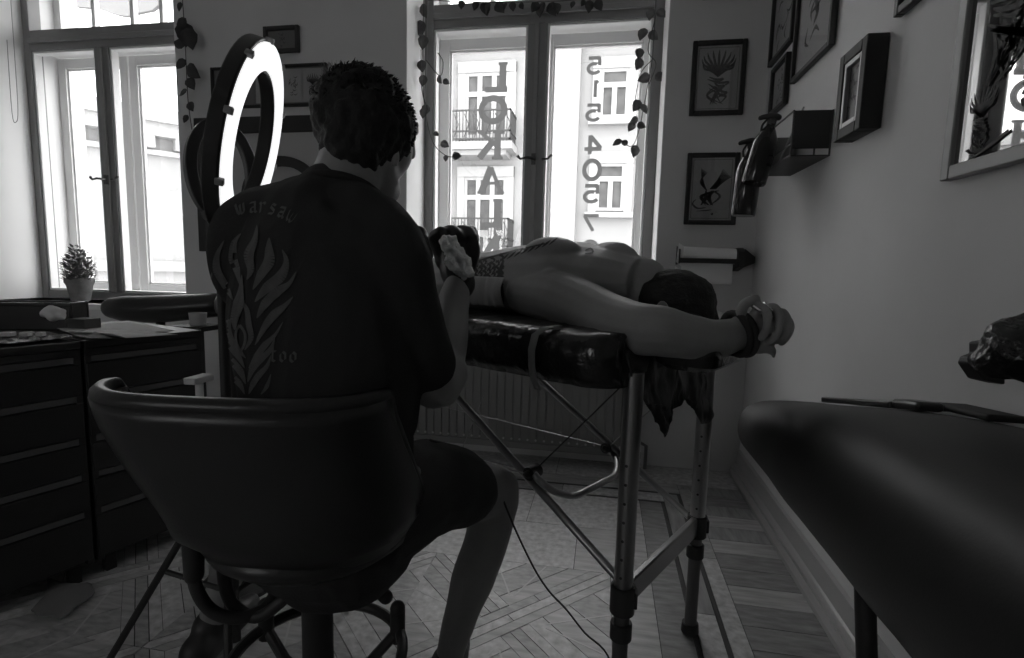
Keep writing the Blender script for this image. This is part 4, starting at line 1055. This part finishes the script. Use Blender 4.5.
# padded black armrest cushion behind cabinets
ac = thing('padded_headrest', tuple(Vector((P(150, 310, 2.52).x, P(150, 310, 2.52).y, 0))), 'long black padded cushion roll on a stand below the left window', 'cushion')
s_ = MB(); s_.limb([(P(113, 308, 2.5), .050), (P(130, 309, 2.5), .064), (P(160, 309, 2.52), .066), (P(215, 305, 2.56), .060)], side=tuple(DN)); blob(s_, 'cushion', vinyl, ac, .008, 2)
s_ = MB(); q = P(160, 312, 2.52); s_.tube([q-Vector((0, 0, .03)), Vector((q.x, q.y, .03))], .02, 12); s_.lathe([(.16, 0), (.16, .02), (.03, .04)], Vector((q.x, q.y, 0))); s_.build('stand', blackm, ac, smooth='auto')
# plant on the sill
pp = thing('potted_plant', tuple(atY(80, 300, 2.86)), 'small bushy plant in a tapered pot on the left window sill', 'plant')
pc = atY(81, 303, 2.82); pc.z = ZS+.002
s_ = MB(); s_.lathe([(.045, 0), (.05, .004), (.068, .10), (.078, .12), (.078, .145), (.066, .145), (.06, .12)], pc, n=28); s_.build('pot', mat('pot_clay', .22, .6, nscale=20, namt=.3), pp, smooth='auto')
MB().lathe([(.01, .10), (.064, .125), (.0, .128)], pc).build('soil', mat('soil', .03, .9), pp)
s_ = MB(); rp = random.Random(5)
for i in range(900):
    a = rp.random()*2*PI; t = rp.random(); r_ = .085*math.sqrt(rp.random()); base = pc+Vector((math.cos(a)*r_*.9, math.sin(a)*r_*.9, .13+.22*rp.random()*(1-(r_/.09)**2*.6)))
    d = Vector((math.cos(a)*.8, math.sin(a)*.8, rp.random()*1.2-.2)).normalized(); sd_ = d.cross(ZUP).normalized(); l = .020+.018*rp.random()
    s_.add([base, base+d*l*.5+sd_*l*.3, base+d*l, base+d*l*.5-sd_*l*.3+Vector((0, 0, .002))], [(0, 1, 2, 3)])
s_.build('foliage', mat('leaf_small', .16, .6, nscale=30, namt=.5), pp, smooth=False)
s_ = MB()
for i in range(22):
    a = rp.random()*2*PI; s_.tube([pc+Vector((math.cos(a)*.02, math.sin(a)*.02, .12)), pc+Vector((math.cos(a)*.05, math.sin(a)*.05, .2)), pc+Vector((math.cos(a)*.075, math.sin(a)*.075, .26))], .0012, 5)
s_.build('stems', mat('stem', .15, .6), pp)
# small grey box and cup beyond cabinet
q = P(84, 318, 1.80); s_ = MB(); q.z = .7535; s_.box(-.035, .035, -.03, .03, 0, .040, None, Matrix.Translation(q)); tag(s_.build('grey_carton', mat('grey_box', .06, .6), None, bevel=.003), 'small grey carton between the storage box and the cushion roll', 'box')
q = P(198, 320, 2.2); s_ = MB(); s_.lathe([(.03, -.02), (.034, .03), (.032, .03), (.028, -.015)], q, n=20); 
tag(s_.build('paper_cup', mat('cup_white', .5, .6), None, smooth='auto'), 'pale cup beside the back corner of the drawer cabinet', 'cup')
s_ = MB(); s_.box(-.07, .07, -.07, .07, -.04, -.021, None, Matrix.Translation(q)); s_.tube([q-Vector((0, 0, .04)), Vector((q.x, q.y, .0))], .02, 12); s_.tube([Vector((q.x, q.y, .0)), Vector((q.x, q.y, .02))], .12, 20)
tag(s_.build('cup_stand', blackm, None), 'slim dark stand holding the pale cup', 'stand')
s_ = MB(); q = P(199, 379, 1.62); s_.box(-.02, .02, -.04, .04, -.010, .010, None, Matrix.Translation(q)); s_.tube([q-Vector((0, 0, .012)), Vector((q.x, q.y, 0))], .012, 10)
tag(s_.build('small_ledge', mat('pedal', .6, .4), None, bevel=.003), 'small light-coloured ledge seen between the cabinet and the black t-shirt', 'ledge')
# crumpled cloth on the floor
fc_ = outline_sheet('floor_cloth', [(46, 575), (58, 579), (88, 578), (95, 586), (86, 596), (74, 603), (70, 611), (36, 614), (31, 606), (44, 592)], 1.5, .006, mat('cloth_grey', .16, .9), .01, lambda x, y: (atZ(x, y, .03)-CAM).dot(fw))
me = fc_.data
for v in me.vertices: v.co.z = .006+.03*abs(noise.noise(v.co*9))
tag(fc_, 'crumpled grey cloth on the floor under the drawer cabinets', 'cloth')

# ---------------------------------------------------------------- treatment couch at the right
cb_ = thing('treatment_couch', (.5, .9, 0), 'black padded treatment couch along the right wall with raised near end', 'couch')
prof = [(-.1, .80), (.5, .79), (.75, .775), (.95, .755), (1.15, .725), (1.35, .685), (1.5, .655), (1.62, .635), (1.70, .625)]
def topz(y):
    for (a, za), (b_, zb_) in zip(prof, prof[1:]):
        if y <= b_: return .004+.016*max(0, min(1, (1.5-y)/.5))+za+(zb_-za)*max(0, (y-a)/(b_-a))
    return prof[-1][1]+.004
vs = []; NY = 40; ring_n = 20
xl0 = .272
def leftx(y): return .318 + .06*max(0, min(1, (y-1.0)/.5))
for i in range(NY+1):
    y = -.15+(1.72+.15)*i/NY
    endr = .24; ins = 0
    if y > 1.72-endr:
        t = (y-(1.72-endr))/endr; ins = endr*.9*(1-math.sqrt(max(0, 1-t*t)))
    x0, x1, z = leftx(y)+ins*.8, XR-.012-ins*.0, topz(y); th = .255-.10*max(0, min(1, (y-.7)/.9))
    hh = th/2 * (1-.45*max(0, (y-1.60)/.12)**2)
    zc_ = z-th/2
    cxm = (x0+x1)/2; hw = (x1-x0)/2
    for j in range(ring_n):
        a = 2*PI*j/ring_n; ca, sa = math.cos(a), math.sin(a)
        sx = abs(ca)**(.25 if ca > 0 else .62)*(1 if ca >= 0 else -1); sz = abs(sa)**(.4 if ca > 0 else .8)*(1 if sa >= 0 else -1)
        vs.append((cxm+hw*sx, y, zc_+hh*sz))
fs = [(i*ring_n+j, i*ring_n+(j+1) % ring_n, (i+1)*ring_n+(j+1) % ring_n, (i+1)*ring_n+j) for i in range(NY) for j in range(ring_n)]
fs += [tuple(range(ring_n-1, -1, -1)), tuple(NY*ring_n+j for j in range(ring_n))]
o = MB().add(vs, fs).build('mattress', mat('couch_vinyl', .020, .5, bump=.03, bscale=260), cb_, smooth=True); o.modifiers.new('ss', 'SUBSURF').levels = 1; o.modifiers['ss'].render_levels = 1
s_ = MB()
for x in (.42, .62): s_.box(x, x+.03, -.1, 1.3, .50, .56, darksteel)
s_.build('frame', blackm, cb_, bevel=.002)
def tleg(x, y, x2, y2):
    s_ = MB(); s_.tube([(x, y, .55), (x2, y2, .0)], .014, 14); s_.build('leg', blackm, cb_, smooth='auto')
q = atX(862, 640, .40)
tleg(.40, .82, .43, .74); tleg(.635, .66, .64, .62); tleg(.40, .0, .42, -.05); tleg(.635, .0, .64, -.05)
# tablet and pouch
def slab(nm, x0, x1, y0, y1, h, m, label, cat, z, rot, bev, tilt=0):
    mb = MB(); cx, cy = (x0+x1)/2, (y0+y1)/2
    mb.box(x0-cx, x1-cx, y0-cy, y1-cy, 0, h); o = mb.build(nm, m, None, bevel=bev, seg=3)
    o.location = (cx, cy, z); o.rotation_euler = (tilt, 0, rot); return tag(o, label, cat)
c1 = atX(885, 400, .60)
slab('tablet', 0, .12, 0, .33, .014, mat('tablet_black', .03, .3), 'thin black tablet lying on the couch by the wall', 'tablet', 0, 0, .004, math.radians(-12)).location = (.625, 1.30, topz(1.30)+.002)
slab('glasses_case', 0, .05, 0, .08, .018, mat('case_black', .04, .28), 'glossy black case lying on the couch in front of the tablet', 'case', 0, math.radians(4), .008, math.radians(-9)).location = (.595, 1.10, topz(1.1)+.001)
slab('dark_pouch', 0, .06, 0, .15, .012, mat('pouch_black', .02, .7), 'flat dark pouch on the couch between the case and the right edge', 'pouch', 0, 0, .005, math.radians(-6)).location = (.65, 1.03, topz(1.03)+.001)
# film wrapped armrest at the far right
wa = thing('wrapped_armrest', (.60, .62, 0), 'armrest pad wrapped in creased black film at the right edge above the couch', 'armrest')
s_ = MB(); s_.limb([(P(985, 362, .80), .018), (P(998, 357, .78), .034), (P(1020, 352, .76), .050), (P(1060, 350, .74), .055), (P(1110, 352, .72), .050)])
blob(s_, 'pad', mat('armrest_film', .012, .18, spec=.7, bump=.7, bscale=30), wa, .005, 1, lambda c, n: n*(noise.noise(c*30)*.010+abs(noise.noise(c*70))*.005))
s_ = MB(); k0 = P(980, 360, .805); s_.prism([P(973, 364, .80), P(976, 357, .80), P(985, 354, .80), P(985, 342, .80), P(1003, 339, .80), P(1006, 385, .80), P(984, 380, .80)], fw*.03); s_.build('clamp', blackm, wa, bevel=.003)
q = P(1075, 360, .72); s_ = MB(); s_.tube([q, Vector((q.x, q.y, topz(q.y)+.0))], .014, 12); s_.build('post', blackm, wa, smooth='auto')

# ---------------------------------------------------------------- pictures
def ink_art(mb_, seed, w_, h_, kind, put):
    """an invented drawing from tapered strokes; put(u, v) -> point"""
    r = random.Random(seed)
    def st(pts, wd_):
        for q in stroke([(x*100, y*100) for x, y in pts], [w*100 for w in wd_], 1.5):
            mb_.add([put(p.x/100, p.y/100) for p in q], [(0, 1, 2, 3)])
    if kind == 'plant':
        for i in range(11):
            a = -1.9+i*.38; st([(0, .02), (math.sin(a)*.10, .12+.05*math.cos(a)), (math.sin(a)*.19, .17+.13*math.cos(a)), (math.sin(a)*.22, .25+.12*math.cos(a))], [.006, .018, .014, .002])
        for i in range(6): st([(r.uniform(-.14, -.02), .02-i*.03), (r.uniform(-.02, .1), -.02-i*.04), (r.uniform(.02, .16), -.01-i*.045), (r.uniform(-.06, .08), -.07-i*.05)], [.004, .018, .014, .004])
        for i in range(7): st([(r.uniform(-.12, .12), -.1), (r.uniform(-.15, .12), -.22), (r.uniform(-.12, .1), -.34)], [.004, .013, .002])
    elif kind == 'bird':
        for i in range(8): st([(-.02+.01*i, 0), (.08+.012*i, .12), (.14+.016*i, .27-.015*i)], [.006, .016, .003])
        for i in range(6): st([(-.06, -.02), (-.12-.006*i, .1), (-.15+.016*i, .28-.01*i)], [.006, .013, .003])
        for i in range(9): st([(r.uniform(-.1, .12), -.02), (r.uniform(-.14, .14), -.10), (r.uniform(-.16, .1), -.22)], [.004, .018, .003])
        st([(-.2, -.14), (-.24, -.2), (-.17, -.26), (-.06, -.25)], [.003, .012, .012, .003]); st([(-.18, -.3), (-.05, -.29), (.02, -.28)], [.003, .008, .003]); st([(.02, -.33), (.04, -.35)], [.016, .012])
    else:
        for i in range(16):
            a = r.uniform(0, 2*PI); cx, cy = r.uniform(-.12, .12), r.uniform(-.3, .3)
            st([(cx, cy), (cx+.08*math.cos(a), cy+.08*math.sin(a)), (cx+.14*math.cos(a+.6), cy+.12*math.sin(a+.6))], [.003, .014, .002])
def frame(name, o, ex, ey, nrm, w_, h_, fw_, dep, fm_, label, mat_w=.05, art=('plant', 1), group=None, papm=None, glass=None, inner=None, cat='framed picture'):
    """o centre on the wall; ex, ey unit vectors along the picture; nrm out of the wall"""
    t = thing(name, tuple(o), label, cat, group)
    T = Matrix((ex, ey, nrm)).transposed().to_4x4(); T.translation = Vector(o)
    f = MB()
    f.box(-w_/2, -w_/2+fw_, -h_/2, h_/2, 0.001, dep, None, T); f.box(w_/2-fw_, w_/2, -h_/2, h_/2, .001, dep, None, T)
    f.box(-w_/2+fw_, w_/2-fw_, -h_/2, -h_/2+fw_, .001, dep, None, T); f.box(-w_/2+fw_, w_/2-fw_, h_/2-fw_, h_/2, .001, dep, None, T)
    f.build('frame', fm_, t, bevel=.003)
    pl_ = dep*(.35 if dep < .04 else .72)
    pp_ = MB().box(-w_/2+fw_, w_/2-fw_, -h_/2+fw_, h_/2-fw_, .002, pl_, None, T).build('paper', papm or mat('print_paper', .34, .7), t)
    if inner:
        f = MB(); a, b_ = w_/2-fw_, h_/2-fw_; q = inner
        f.box(-a, -a+q, -b_, b_, pl_, pl_+.012, None, T); f.box(a-q, a, -b_, b_, pl_, pl_+.012, None, T); f.box(-a+q, a-q, -b_, -b_+q, pl_, pl_+.012, None, T); f.box(-a+q, a-q, b_-q, b_, pl_, pl_+.012, None, T)
        f.build('inner_slip', mat('slip_silver', .35, .35, .6), t, bevel=.002)
    if mat_w:
        f = MB(); a, b_ = w_/2-fw_-mat_w*w_*.5, h_/2-fw_-mat_w*w_*.5; l = .0018; z0_, z1_ = pl_, pl_+.0006
        f.box(-a, a, b_, b_+l, z0_, z1_, None, T).box(-a, a, -b_-l, -b_, z0_, z1_, None, T).box(-a-l, -a, -b_, b_, z0_, z1_, None, T).box(a, a+l, -b_, b_, z0_, z1_, None, T)
        f.build('border_line', mat('ink', .05, .7), t)
    if art:
        f = MB(); s = (h_-2*fw_)/.85
        ink_art(f, art[1], w_, h_, art[0], lambda u, v: T @ Vector((u*s, v*s, pl_+(.0072 if name == 'poster_frame' else .0010))))
        f.build('drawing', mat('ink_wash', .06, .7, nscale=60, namt=.5), t)
    if glass: MB().box(-w_/2+fw_, w_/2-fw_, -h_/2+fw_, h_/2-fw_, pl_+.006, pl_+.0065, None, T).build('glass', glass, t)
    return t
EX, NB = Vector((1, 0, 0)), Vector((0, -1, 0)); yb = YB-.001
pf_ = mat('frame_black', .02, .45); pff = mat('frame_dark', .035, .5)
prg = glass_mat('print_glass', .045, .97)
def backframe(name, x0, x1, z0, z1, label, **k):
    return frame(name, Vector(((x0+x1)/2, yb, (z0+z1)/2)), EX, ZUP, NB, x1-x0, z1-z0, k.pop('fw_', .021), k.pop('dep', .022), k.pop('fm_', pf_), label, **k)
backframe('picture_frame', .356, .597, 1.738, 2.073, 'black framed ink print of a crowned plant, upper of two beside the window', art=('plant', 4), mat_w=.09, glass=prg)
backframe('picture_frame', .362, .600, 1.230, 1.566, 'black framed ink print with spread wings, lower of two beside the window', art=('bird', 9), mat_w=.09, glass=prg)
dkp = mat('dim_paper', .16, .8)
backframe('picture_frame', .385, .60, 2.256, 2.5, 'black picture frame cut by the top edge above the two prints beside the window', art=None)
backframe('picture_frame', -1.863, -1.657, 2.112, 2.248, 'small dark framed picture high on the wall above the seated person', art=('misc', 3), papm=dkp, fm_=pff, mat_w=0)
t = backframe('picture_frame', -2.19, -1.50, 1.835, 2.052, 'wide black frame holding several botanical prints behind the ring light', art=None, papm=dkp, mat_w=0, fw_=.014)
for k, xq in enumerate((-2.08, -1.86, -1.705, -1.585)):
    f = MB(); f.box(xq-.062, xq+.062, yb-.0095, yb-.008, 1.858, 2.03, mat('botanic_paper', .34, .8)); fo_ = f.build('print', None, t)
    f = MB(); ink_art(f, 20+k, .1, .17, 'plant' if k % 2 else 'misc', lambda u, v: Vector((xq+u*.16, yb-.0102, 1.944+v*.16))); f.build('drawing', MATS['ink_wash'], fo_)
backframe('picture_frame', -2.235, -2.12, 1.905, 2.03, 'small dark framed picture left of the ring light', art=('misc', 8), papm=dkp, fm_=pff, mat_w=0, fw_=.016) if 0 else None
# wide mirror under them; dark ring modelled before it as the ring light's reflection
mr_ = thing('wall_mirror', (-1.85, yb, 1.4), 'wide wall mirror with a thick dark frame behind the ring light', 'mirror')
f = MB(); x0, x1, z0, z1, q = -2.30, -1.30, 1.05, 1.785, .085
f.box(x0, x0+q, yb-.03, yb, z0, z1).box(x1-q, x1, yb-.03, yb, z0, z1).box(x0+q, x1-q, yb-.03, yb, z1-q, z1).box(x0+q, x1-q, yb-.03, yb, z0, z0+q); f.build('frame', pf_, mr_, bevel=.004)
MB().box(x0+q, x1-q, yb-.012, yb, z0+q, z1-q).build('backing', mat('mirror_back', .45, .5), mr_)
cz = atY(282, 196, yb-.045)
ringthing('reflection_ring', cz, Vector((0, -1, 0)), ZUP, .185, .215, .026, .012, mat('reflection_ring_dark', .025, .6), None)
tag(COL.objects[-1], 'round dark ring standing in for the reflection in the wall mirror behind the seated person', 'reflection_ring')
# right wall
EY, NR = Vector((0, -1, 0)), Vector((-1, 0, 0)); xr = XR-.001
def rightframe(y0, y1, z0, z1, label, **k):      # y0 nearer the camera
    return frame(k.pop('name', 'picture_frame'), Vector((xr, (y0+y1)/2, (z0+z1)/2)), EY, ZUP, NR, y1-y0, z1-z0, k.pop('fw_', .018), k.pop('dep', .022), k.pop('fm_', pf_), label, **k)
rightframe(1.95, 2.325, 1.742, 2.30, 'tall black framed sheet of flash drawings high on the right wall', art=('misc', 12), mat_w=.06, glass=prg, papm=mat('flash_paper', .36, .7))
rightframe(2.36, 2.665, 1.925, 2.35, 'black framed flash print high on the right wall nearest the corner', art=('misc', 5), mat_w=0, glass=prg)
rightframe(2.39, 2.60, 1.69, 1.892, 'small black framed print on the right wall just above the spray bottles', art=('misc', 2), mat_w=0, glass=prg)
rightframe(1.588, 1.755, 1.39, 1.63, 'deep black moulded frame with small grey picture on the right wall', fw_=.030, dep=.055, fm_=mat('moulding_black', .012, .6), inner=.014, art=('misc', 6), papm=mat('old_photo', .10, .5, nscale=20, namt=.5), mat_w=0)
rightframe(1.275, 1.54, 1.642, 1.90, 'black frame cut by the top edge between the deep frame and the large picture', art=None, fw_=.02)
bigg = glass_mat('poster_glass', .55, .55)
rightframe(.64, 1.265, 1.200, 2.05, 'large framed ink drawing at the right edge with the window reflected in its glass', name='poster_frame', fw_=.028, dep=.024, fm_=mat('frame_alu', .22, .4, .4), art=('misc', 31), papm=mat('poster_paper', .40, .7), mat_w=0, glass=bigg)

f = MB(); xg = XR-.001-.0176
for (yc, zc_, s, sd_) in ((1.125, 1.50, .42, 14), (1.17, 1.30, .16, 18)): ink_art(f, sd_, 1, 1, 'plant', lambda u, v: Vector((xg, yc-u*s, zc_+v*s)))
for q in stroke([(1.235, 1.222), (1.19, 1.228), (1.13, 1.245), (1.09, 1.26)], [.001, .0015, .003, .004], .01): f.add([Vector((xg, y, z)) for y, z in q], [(0, 1, 2, 3)])
poster_o = [o for o in COL.objects if o.name.startswith('poster_frame')][0]
f.build('drawing', MATS['ink_wash'], poster_o)
# wall shelf with bottles
sf = thing('wall_shelf', (XR, 2.1, 1.38), 'black metal shelf box on the right wall beside the spray bottles', 'shelf')
s_ = MB(); x0 = XR-.12; y0, y1, z0, z1 = 1.915, 2.29, 1.390, 1.53
s_.box(x0, XR-.001, y0, y0+.004, z0+.02, z1); s_.build('end_panel', blackm, sf)
s_ = MB(); s_.box(x0, XR-.001, y0, y1, z0-.004, z0); s_.build('bottom', blackm, sf)
s_ = MB()
for (a, b_) in (((x0, y0, z0), (x0, y1, z0)), ((x0, y0, z0), (x0, y0, z1)), ((x0, y1, z0), (x0, y1, z1)), ((x0, y0, z1), (x0, y1, z1)), ((XR-.004, y0, z0), (XR-.004, y0, z1)), ((x0, y1, z1), (XR, y1, z1)), ((x0, y0, z0+.035), (x0, y1, z0+.035)), ((x0+.07, y0, z0), (x0+.07, y0, z0+.02))): s_.tube([a, b_], .003, 8)
s_.build('wire_rail', mat('wire', .05, .3), sf, smooth='auto')
s_ = MB(); s_.box(x0+.012, x0+.1, 2.2, 2.31, z0+.001, z0+.12); tag(s_.build('paper_box', mat('box_grey', .22, .7), None, bevel=.002), 'pale carton standing inside the black wall shelf', 'box')
s_ = MB(); s_.tube([(x0+.02, 2.12, z0+.004), (x0+.055, 2.0, z1+.035)], .003, 8); tag(s_.build('pencil', mat('pencil', .35, .5), None), 'thin pale stick poking out above the black wall shelf', 'stick')
def bottle(c, h_, r_, tilt, label):
    t = thing('spray_bottle', tuple(c), label, 'spray bottle', 'spray bottles hanging on the wall shelf')
    ax = (ZUP*math.cos(tilt)+RT*math.sin(tilt)).normalized()
    s_ = MB(); s_.lathe([(r_*.92, 0), (r_, .006), (r_, h_*.60), (r_*.9, h_*.70), (r_*.55, h_*.84), (r_*.36, h_*.9), (r_*.36, h_*.93)], c, ax, 28); s_.build('bottle', mat('bottle_black', .015, .16), t, smooth='auto')
    tp_ = c+ax*h_*.92; s_ = MB(); s_.lathe([(.014, 0), (.016, .004), (.016, .02), (.012, .024)], tp_, ax, 18)
    s_.limb([(tp_+ax*.028+RT*.02, .011), (tp_+ax*.034, .012), (tp_+ax*.03-RT*.032, .009), (tp_+ax*.026-RT*.045, .008)]); s_.limb([(tp_+ax*.022-RT*.018, .004), (tp_+ax*.0-RT*.030, .004), (tp_-ax*.022-RT*.028, .004)]); s_.build('trigger', blackm, t, smooth='auto')
    return t
b1 = P(743, 216, 2.05); bottle(b1, .27, .046, math.radians(3), 'lower black spray bottle hanging left of the wall shelf')
b2q = P(753, 184, 1.95); bottle(b2q, .235, .043, math.radians(13), 'upper tilted black spray bottle hooked on the wall shelf')
# couch roll holder on the window wall
ph = thing('paper_roll_holder', tuple(atY(712, 262, yb)), 'black wall holder with a white paper roll right of the window', 'paper roll holder')
cA, cB = atY(683, 254, 2.66), atY(735, 256.5, 2.66)
s_ = MB(); s_.tube([cA, cB], .036, 28); s_.build('paper_roll', mat('roll_paper', .9, .9), ph, smooth='auto')
s_ = MB(); h_ = MB(); a, b_ = cA+Vector((0, .034, -.01)), cB+Vector((0, .034, -.01)); s_.box(cA.x, cB.x, 2.690, 2.693, cA.z-.14, cA.z+.0); s_.build('paper_tail', MATS['roll_paper'], ph)
s_ = MB(); s_.add([atY(676, 262, 2.63), atY(683, 268, 2.63), atY(684, 246, 2.63), atY(679, 243, 2.63)], [(0, 1, 2, 3)]); s_.add([atY(675, 266, 2.64), atY(681, 270, 2.64), atY(680, 290, 2.64), atY(675, 288, 2.64)], [(0, 1, 2, 3)])
oo = s_.build('paper_edge', MATS['roll_paper'], ph); oo.modifiers.new('s', 'SOLIDIFY').thickness = .001
s_ = MB(); s_.box(cA.x-.02, cB.x+.008, 2.612, 2.622, cA.z-.042, cA.z-.020); s_.build('tear_bar', blackm, ph, bevel=.002)
s_ = MB(); r0 = cB+Vector((.006, 0, 0)); s_.prism([(r0.x, YB-.001, r0.z-.07), (r0.x, 2.61, r0.z-.05), (r0.x, 2.61, r0.z+.02), (r0.x, 2.65, r0.z+.04), (r0.x, YB-.001, r0.z+.04)], (.028, 0, 0)); s_.prism([(r0.x+.028, 2.62, r0.z+.035), (r0.x+.028, 2.62, r0.z-.05), (r0.x+.085, 2.66, r0.z-.03), (r0.x+.085, 2.66, r0.z+.0)], (0, .05, 0)); 
s_.build('bracket', blackm, ph, bevel=.003)
s_ = MB(); l0 = cA-Vector((.024, 0, 0)); s_.prism([(l0.x, YB-.001, l0.z-.05), (l0.x, 2.61, l0.z-.045), (l0.x, 2.61, l0.z+.02), (l0.x, YB-.001, l0.z+.04)], (.006, 0, 0)); s_.build('bracket', blackm, ph)

# ---------------------------------------------------------------- hanging vines
leafm = mat('leaf_dark', .045, .5, nscale=40, namt=.3)
leafl = mat('leaf_light', .12, .5, nscale=40, namt=.3)
vinem = mat('vine_stem', .06, .6)
def leaf(mb, base, d, nrm, L, w_):
    d = d.normalized(); s = d.cross(nrm).normalized(); nrm = s.cross(d)
    pr = [(0, 0), (.12, .35), (.35, .5), (.65, .38), (.88, .14), (1, 0)]
    vs = [base+d*L*t for t, q in pr]; l = [base+d*L*t+s*w_*q*2+nrm*L*.08*math.sin(t*3) for t, q in pr[1:-1]]; r = [base+d*L*t-s*w_*q*2+nrm*L*.08*math.sin(t*3) for t, q in pr[1:-1]]
    o = len(vs); vs += l+r; fs = []
    for i in range(5):
        li = lambda k: 0 if k == 0 else (5 if k == 5 else o+k-1)
        ri = lambda k: 0 if k == 0 else (5 if k == 5 else o+4+k-1)
        a = [i, i+1] ; f1_ = [i, i+1]+([li(i+1)] if i+1 < 5 else [])+([li(i)] if i > 0 else []); f2_ = [i+1, i]+([ri(i)] if i > 0 else [])+([ri(i+1)] if i+1 < 5 else [])
        fs += [tuple(f1_), tuple(f2_)]
    mb.add(vs, fs)
def vine(strands, yv, label, seed, lf=leafm, Ls=.05, explicit=()):
    r = random.Random(seed); allp = [[atY(x, y, yv+dy) for x, y, dy in st] for st in strands]
    t = thing('hanging_vine', tuple(allp[0][0]), label, 'vine', 'vines around the windows')
    s_ = MB()
    for st in allp: s_.limb([(p, .0022) for p in st])
    s_.build('stem', vinem, t, smooth=True)
    for (x, y, ang, L) in explicit:
        b0 = atY(x, y, yv-.015); a = math.radians(ang); m_ = MB(); d = Vector((math.cos(a), -.15+r.random()*.3, -math.sin(a)))
        leaf(m_, b0, d, Vector((r.gauss(0, .35), -1, r.gauss(0, .35))), L*1.25, L*.5); 
        o = m_.build('leaf', lf, t, smooth=True); o.modifiers.new('s', 'SOLIDIFY').thickness = .0008
yv = 2.96
vine([[(656, 0, -.2), (655, 20, -.05), (652, 60, 0), (645, 100, 0), (639, 130, 0), (632, 146, 0), (622, 142, 0)], [(655, 20, -.05), (648, 50, 0), (656, 64, 0), (649, 84, 0)], [(652, 60, 0), (640, 75, 0), (634, 108, 0)]], yv, 'leafy vine hanging down the right side of the window with lettering', 3, leafl, explicit=[
    (645, 28, 110, .055), (649, 32, 40, .05), (640, 48, 95, .05), (641, 58, 110, .055), (655, 75, 20, .05), (650, 76, 160, .055), (640, 100, 120, .055), (638, 118, 150, .04), (641, 104, 60, .05), (634, 122, 120, .045), (637, 124, 20, .04), (622, 140, 150, .045), (628, 144, 200, .035), (636, 145, 100, .055), (652, 8, 100, .05), (657, 10, 40, .05)])
vine([[(424, 0, -.2), (423, 40, -.1), (424, 100, -.05), (432, 140, 0), (445, 155, 0), (456, 157, 0)], [(426, 60, -.1), (440, 76, -.05), (443, 62, -.05), (438, 53, -.05)], [(421, 50, -.1), (422, 90, -.1), (428, 110, -.1)]], 2.9, 'leafy vine hanging down the left side of the window with lettering', 5, leafl, explicit=[
    (428, 105, 120, .05), (424, 108, 100, .045), (438, 76, 60, .04), (443, 80, 30, .035), (421, 60, 80, .055), (424, 75, 100, .05), (441, 142, 30, .045), (446, 155, 90, .03), (452, 156, 0, .045), (420, 20, 90, .07), (424, 35, 100, .06), (422, 4, 70, .06), (434, 132, 40, .03)])
vine([[(428, 0, -.2), (470, 2, -.1), (520, 2, -.1), (560, 1, -.1), (600, -3, -.1), (655, -4, -.1)]], 2.9, 'dark vine trailing along the crossbar of the window with lettering', 7, leafm, explicit=[
    (462, 0, 95, .04), (488, 2, 100, .05), (496, 3, 50, .06), (484, 2, 75, .06), (512, 2, 80, .04), (542, 2, 95, .065), (549, 3, 60, .06), (556, 3, 80, .05), (538, 2, 120, .05), (590, 0, 95, .05), (596, 0, 60, .05), (585, 0, 120, .03), (574, 1, 110, .03), (520, 3, 60, .03), (477, 1, 110, .04), (506, 2, 100, .03)])
vine([[(181, -20, 0), (184, 20, 0), (186, 60, 0), (188, 100, 0), (192, 130, 0)]], 2.66, 'dark vine hanging on the wall right of the left window', 9, leafm, explicit=[
    (186, 18, 130, .07), (185, 22, 95, .10), (187, 28, 80, .09), (185, 46, 200, .06), (187, 66, 40, .08), (186, 60, 140, .06), (188, 78, 60, .06), (187, 90, 150, .05), (189, 102, 60, .05), (181, 2, 110, .04), (188, 115, 120, .04)])
# cord in front of the left reveal and by the right window
s_ = MB(); s_.limb([(atY(10, -10, 2.8), .0018), (atY(15, 60, 2.8), .0018), (atY(18, 110, 2.8), .0018), (atY(16, 122, 2.8), .0018), (atY(12, 112, 2.8), .0018), (atY(7, 40, 2.8), .0018)]); tag(s_.build('blind_cord', mat('cord_white', .35, .6), None), 'thin looped cord hanging before the left window reveal', 'cord')
s_ = MB(); s_.limb([(atY(428, -6, 2.9), .002), (atY(427, 60, 2.9), .002), (atY(425, 110, 2.9), .002)]); tag(s_.build('blind_cord', mat('cord_white', .35, .6), None), 'thin pale cord hanging in the left corner of the window with lettering', 'cord')
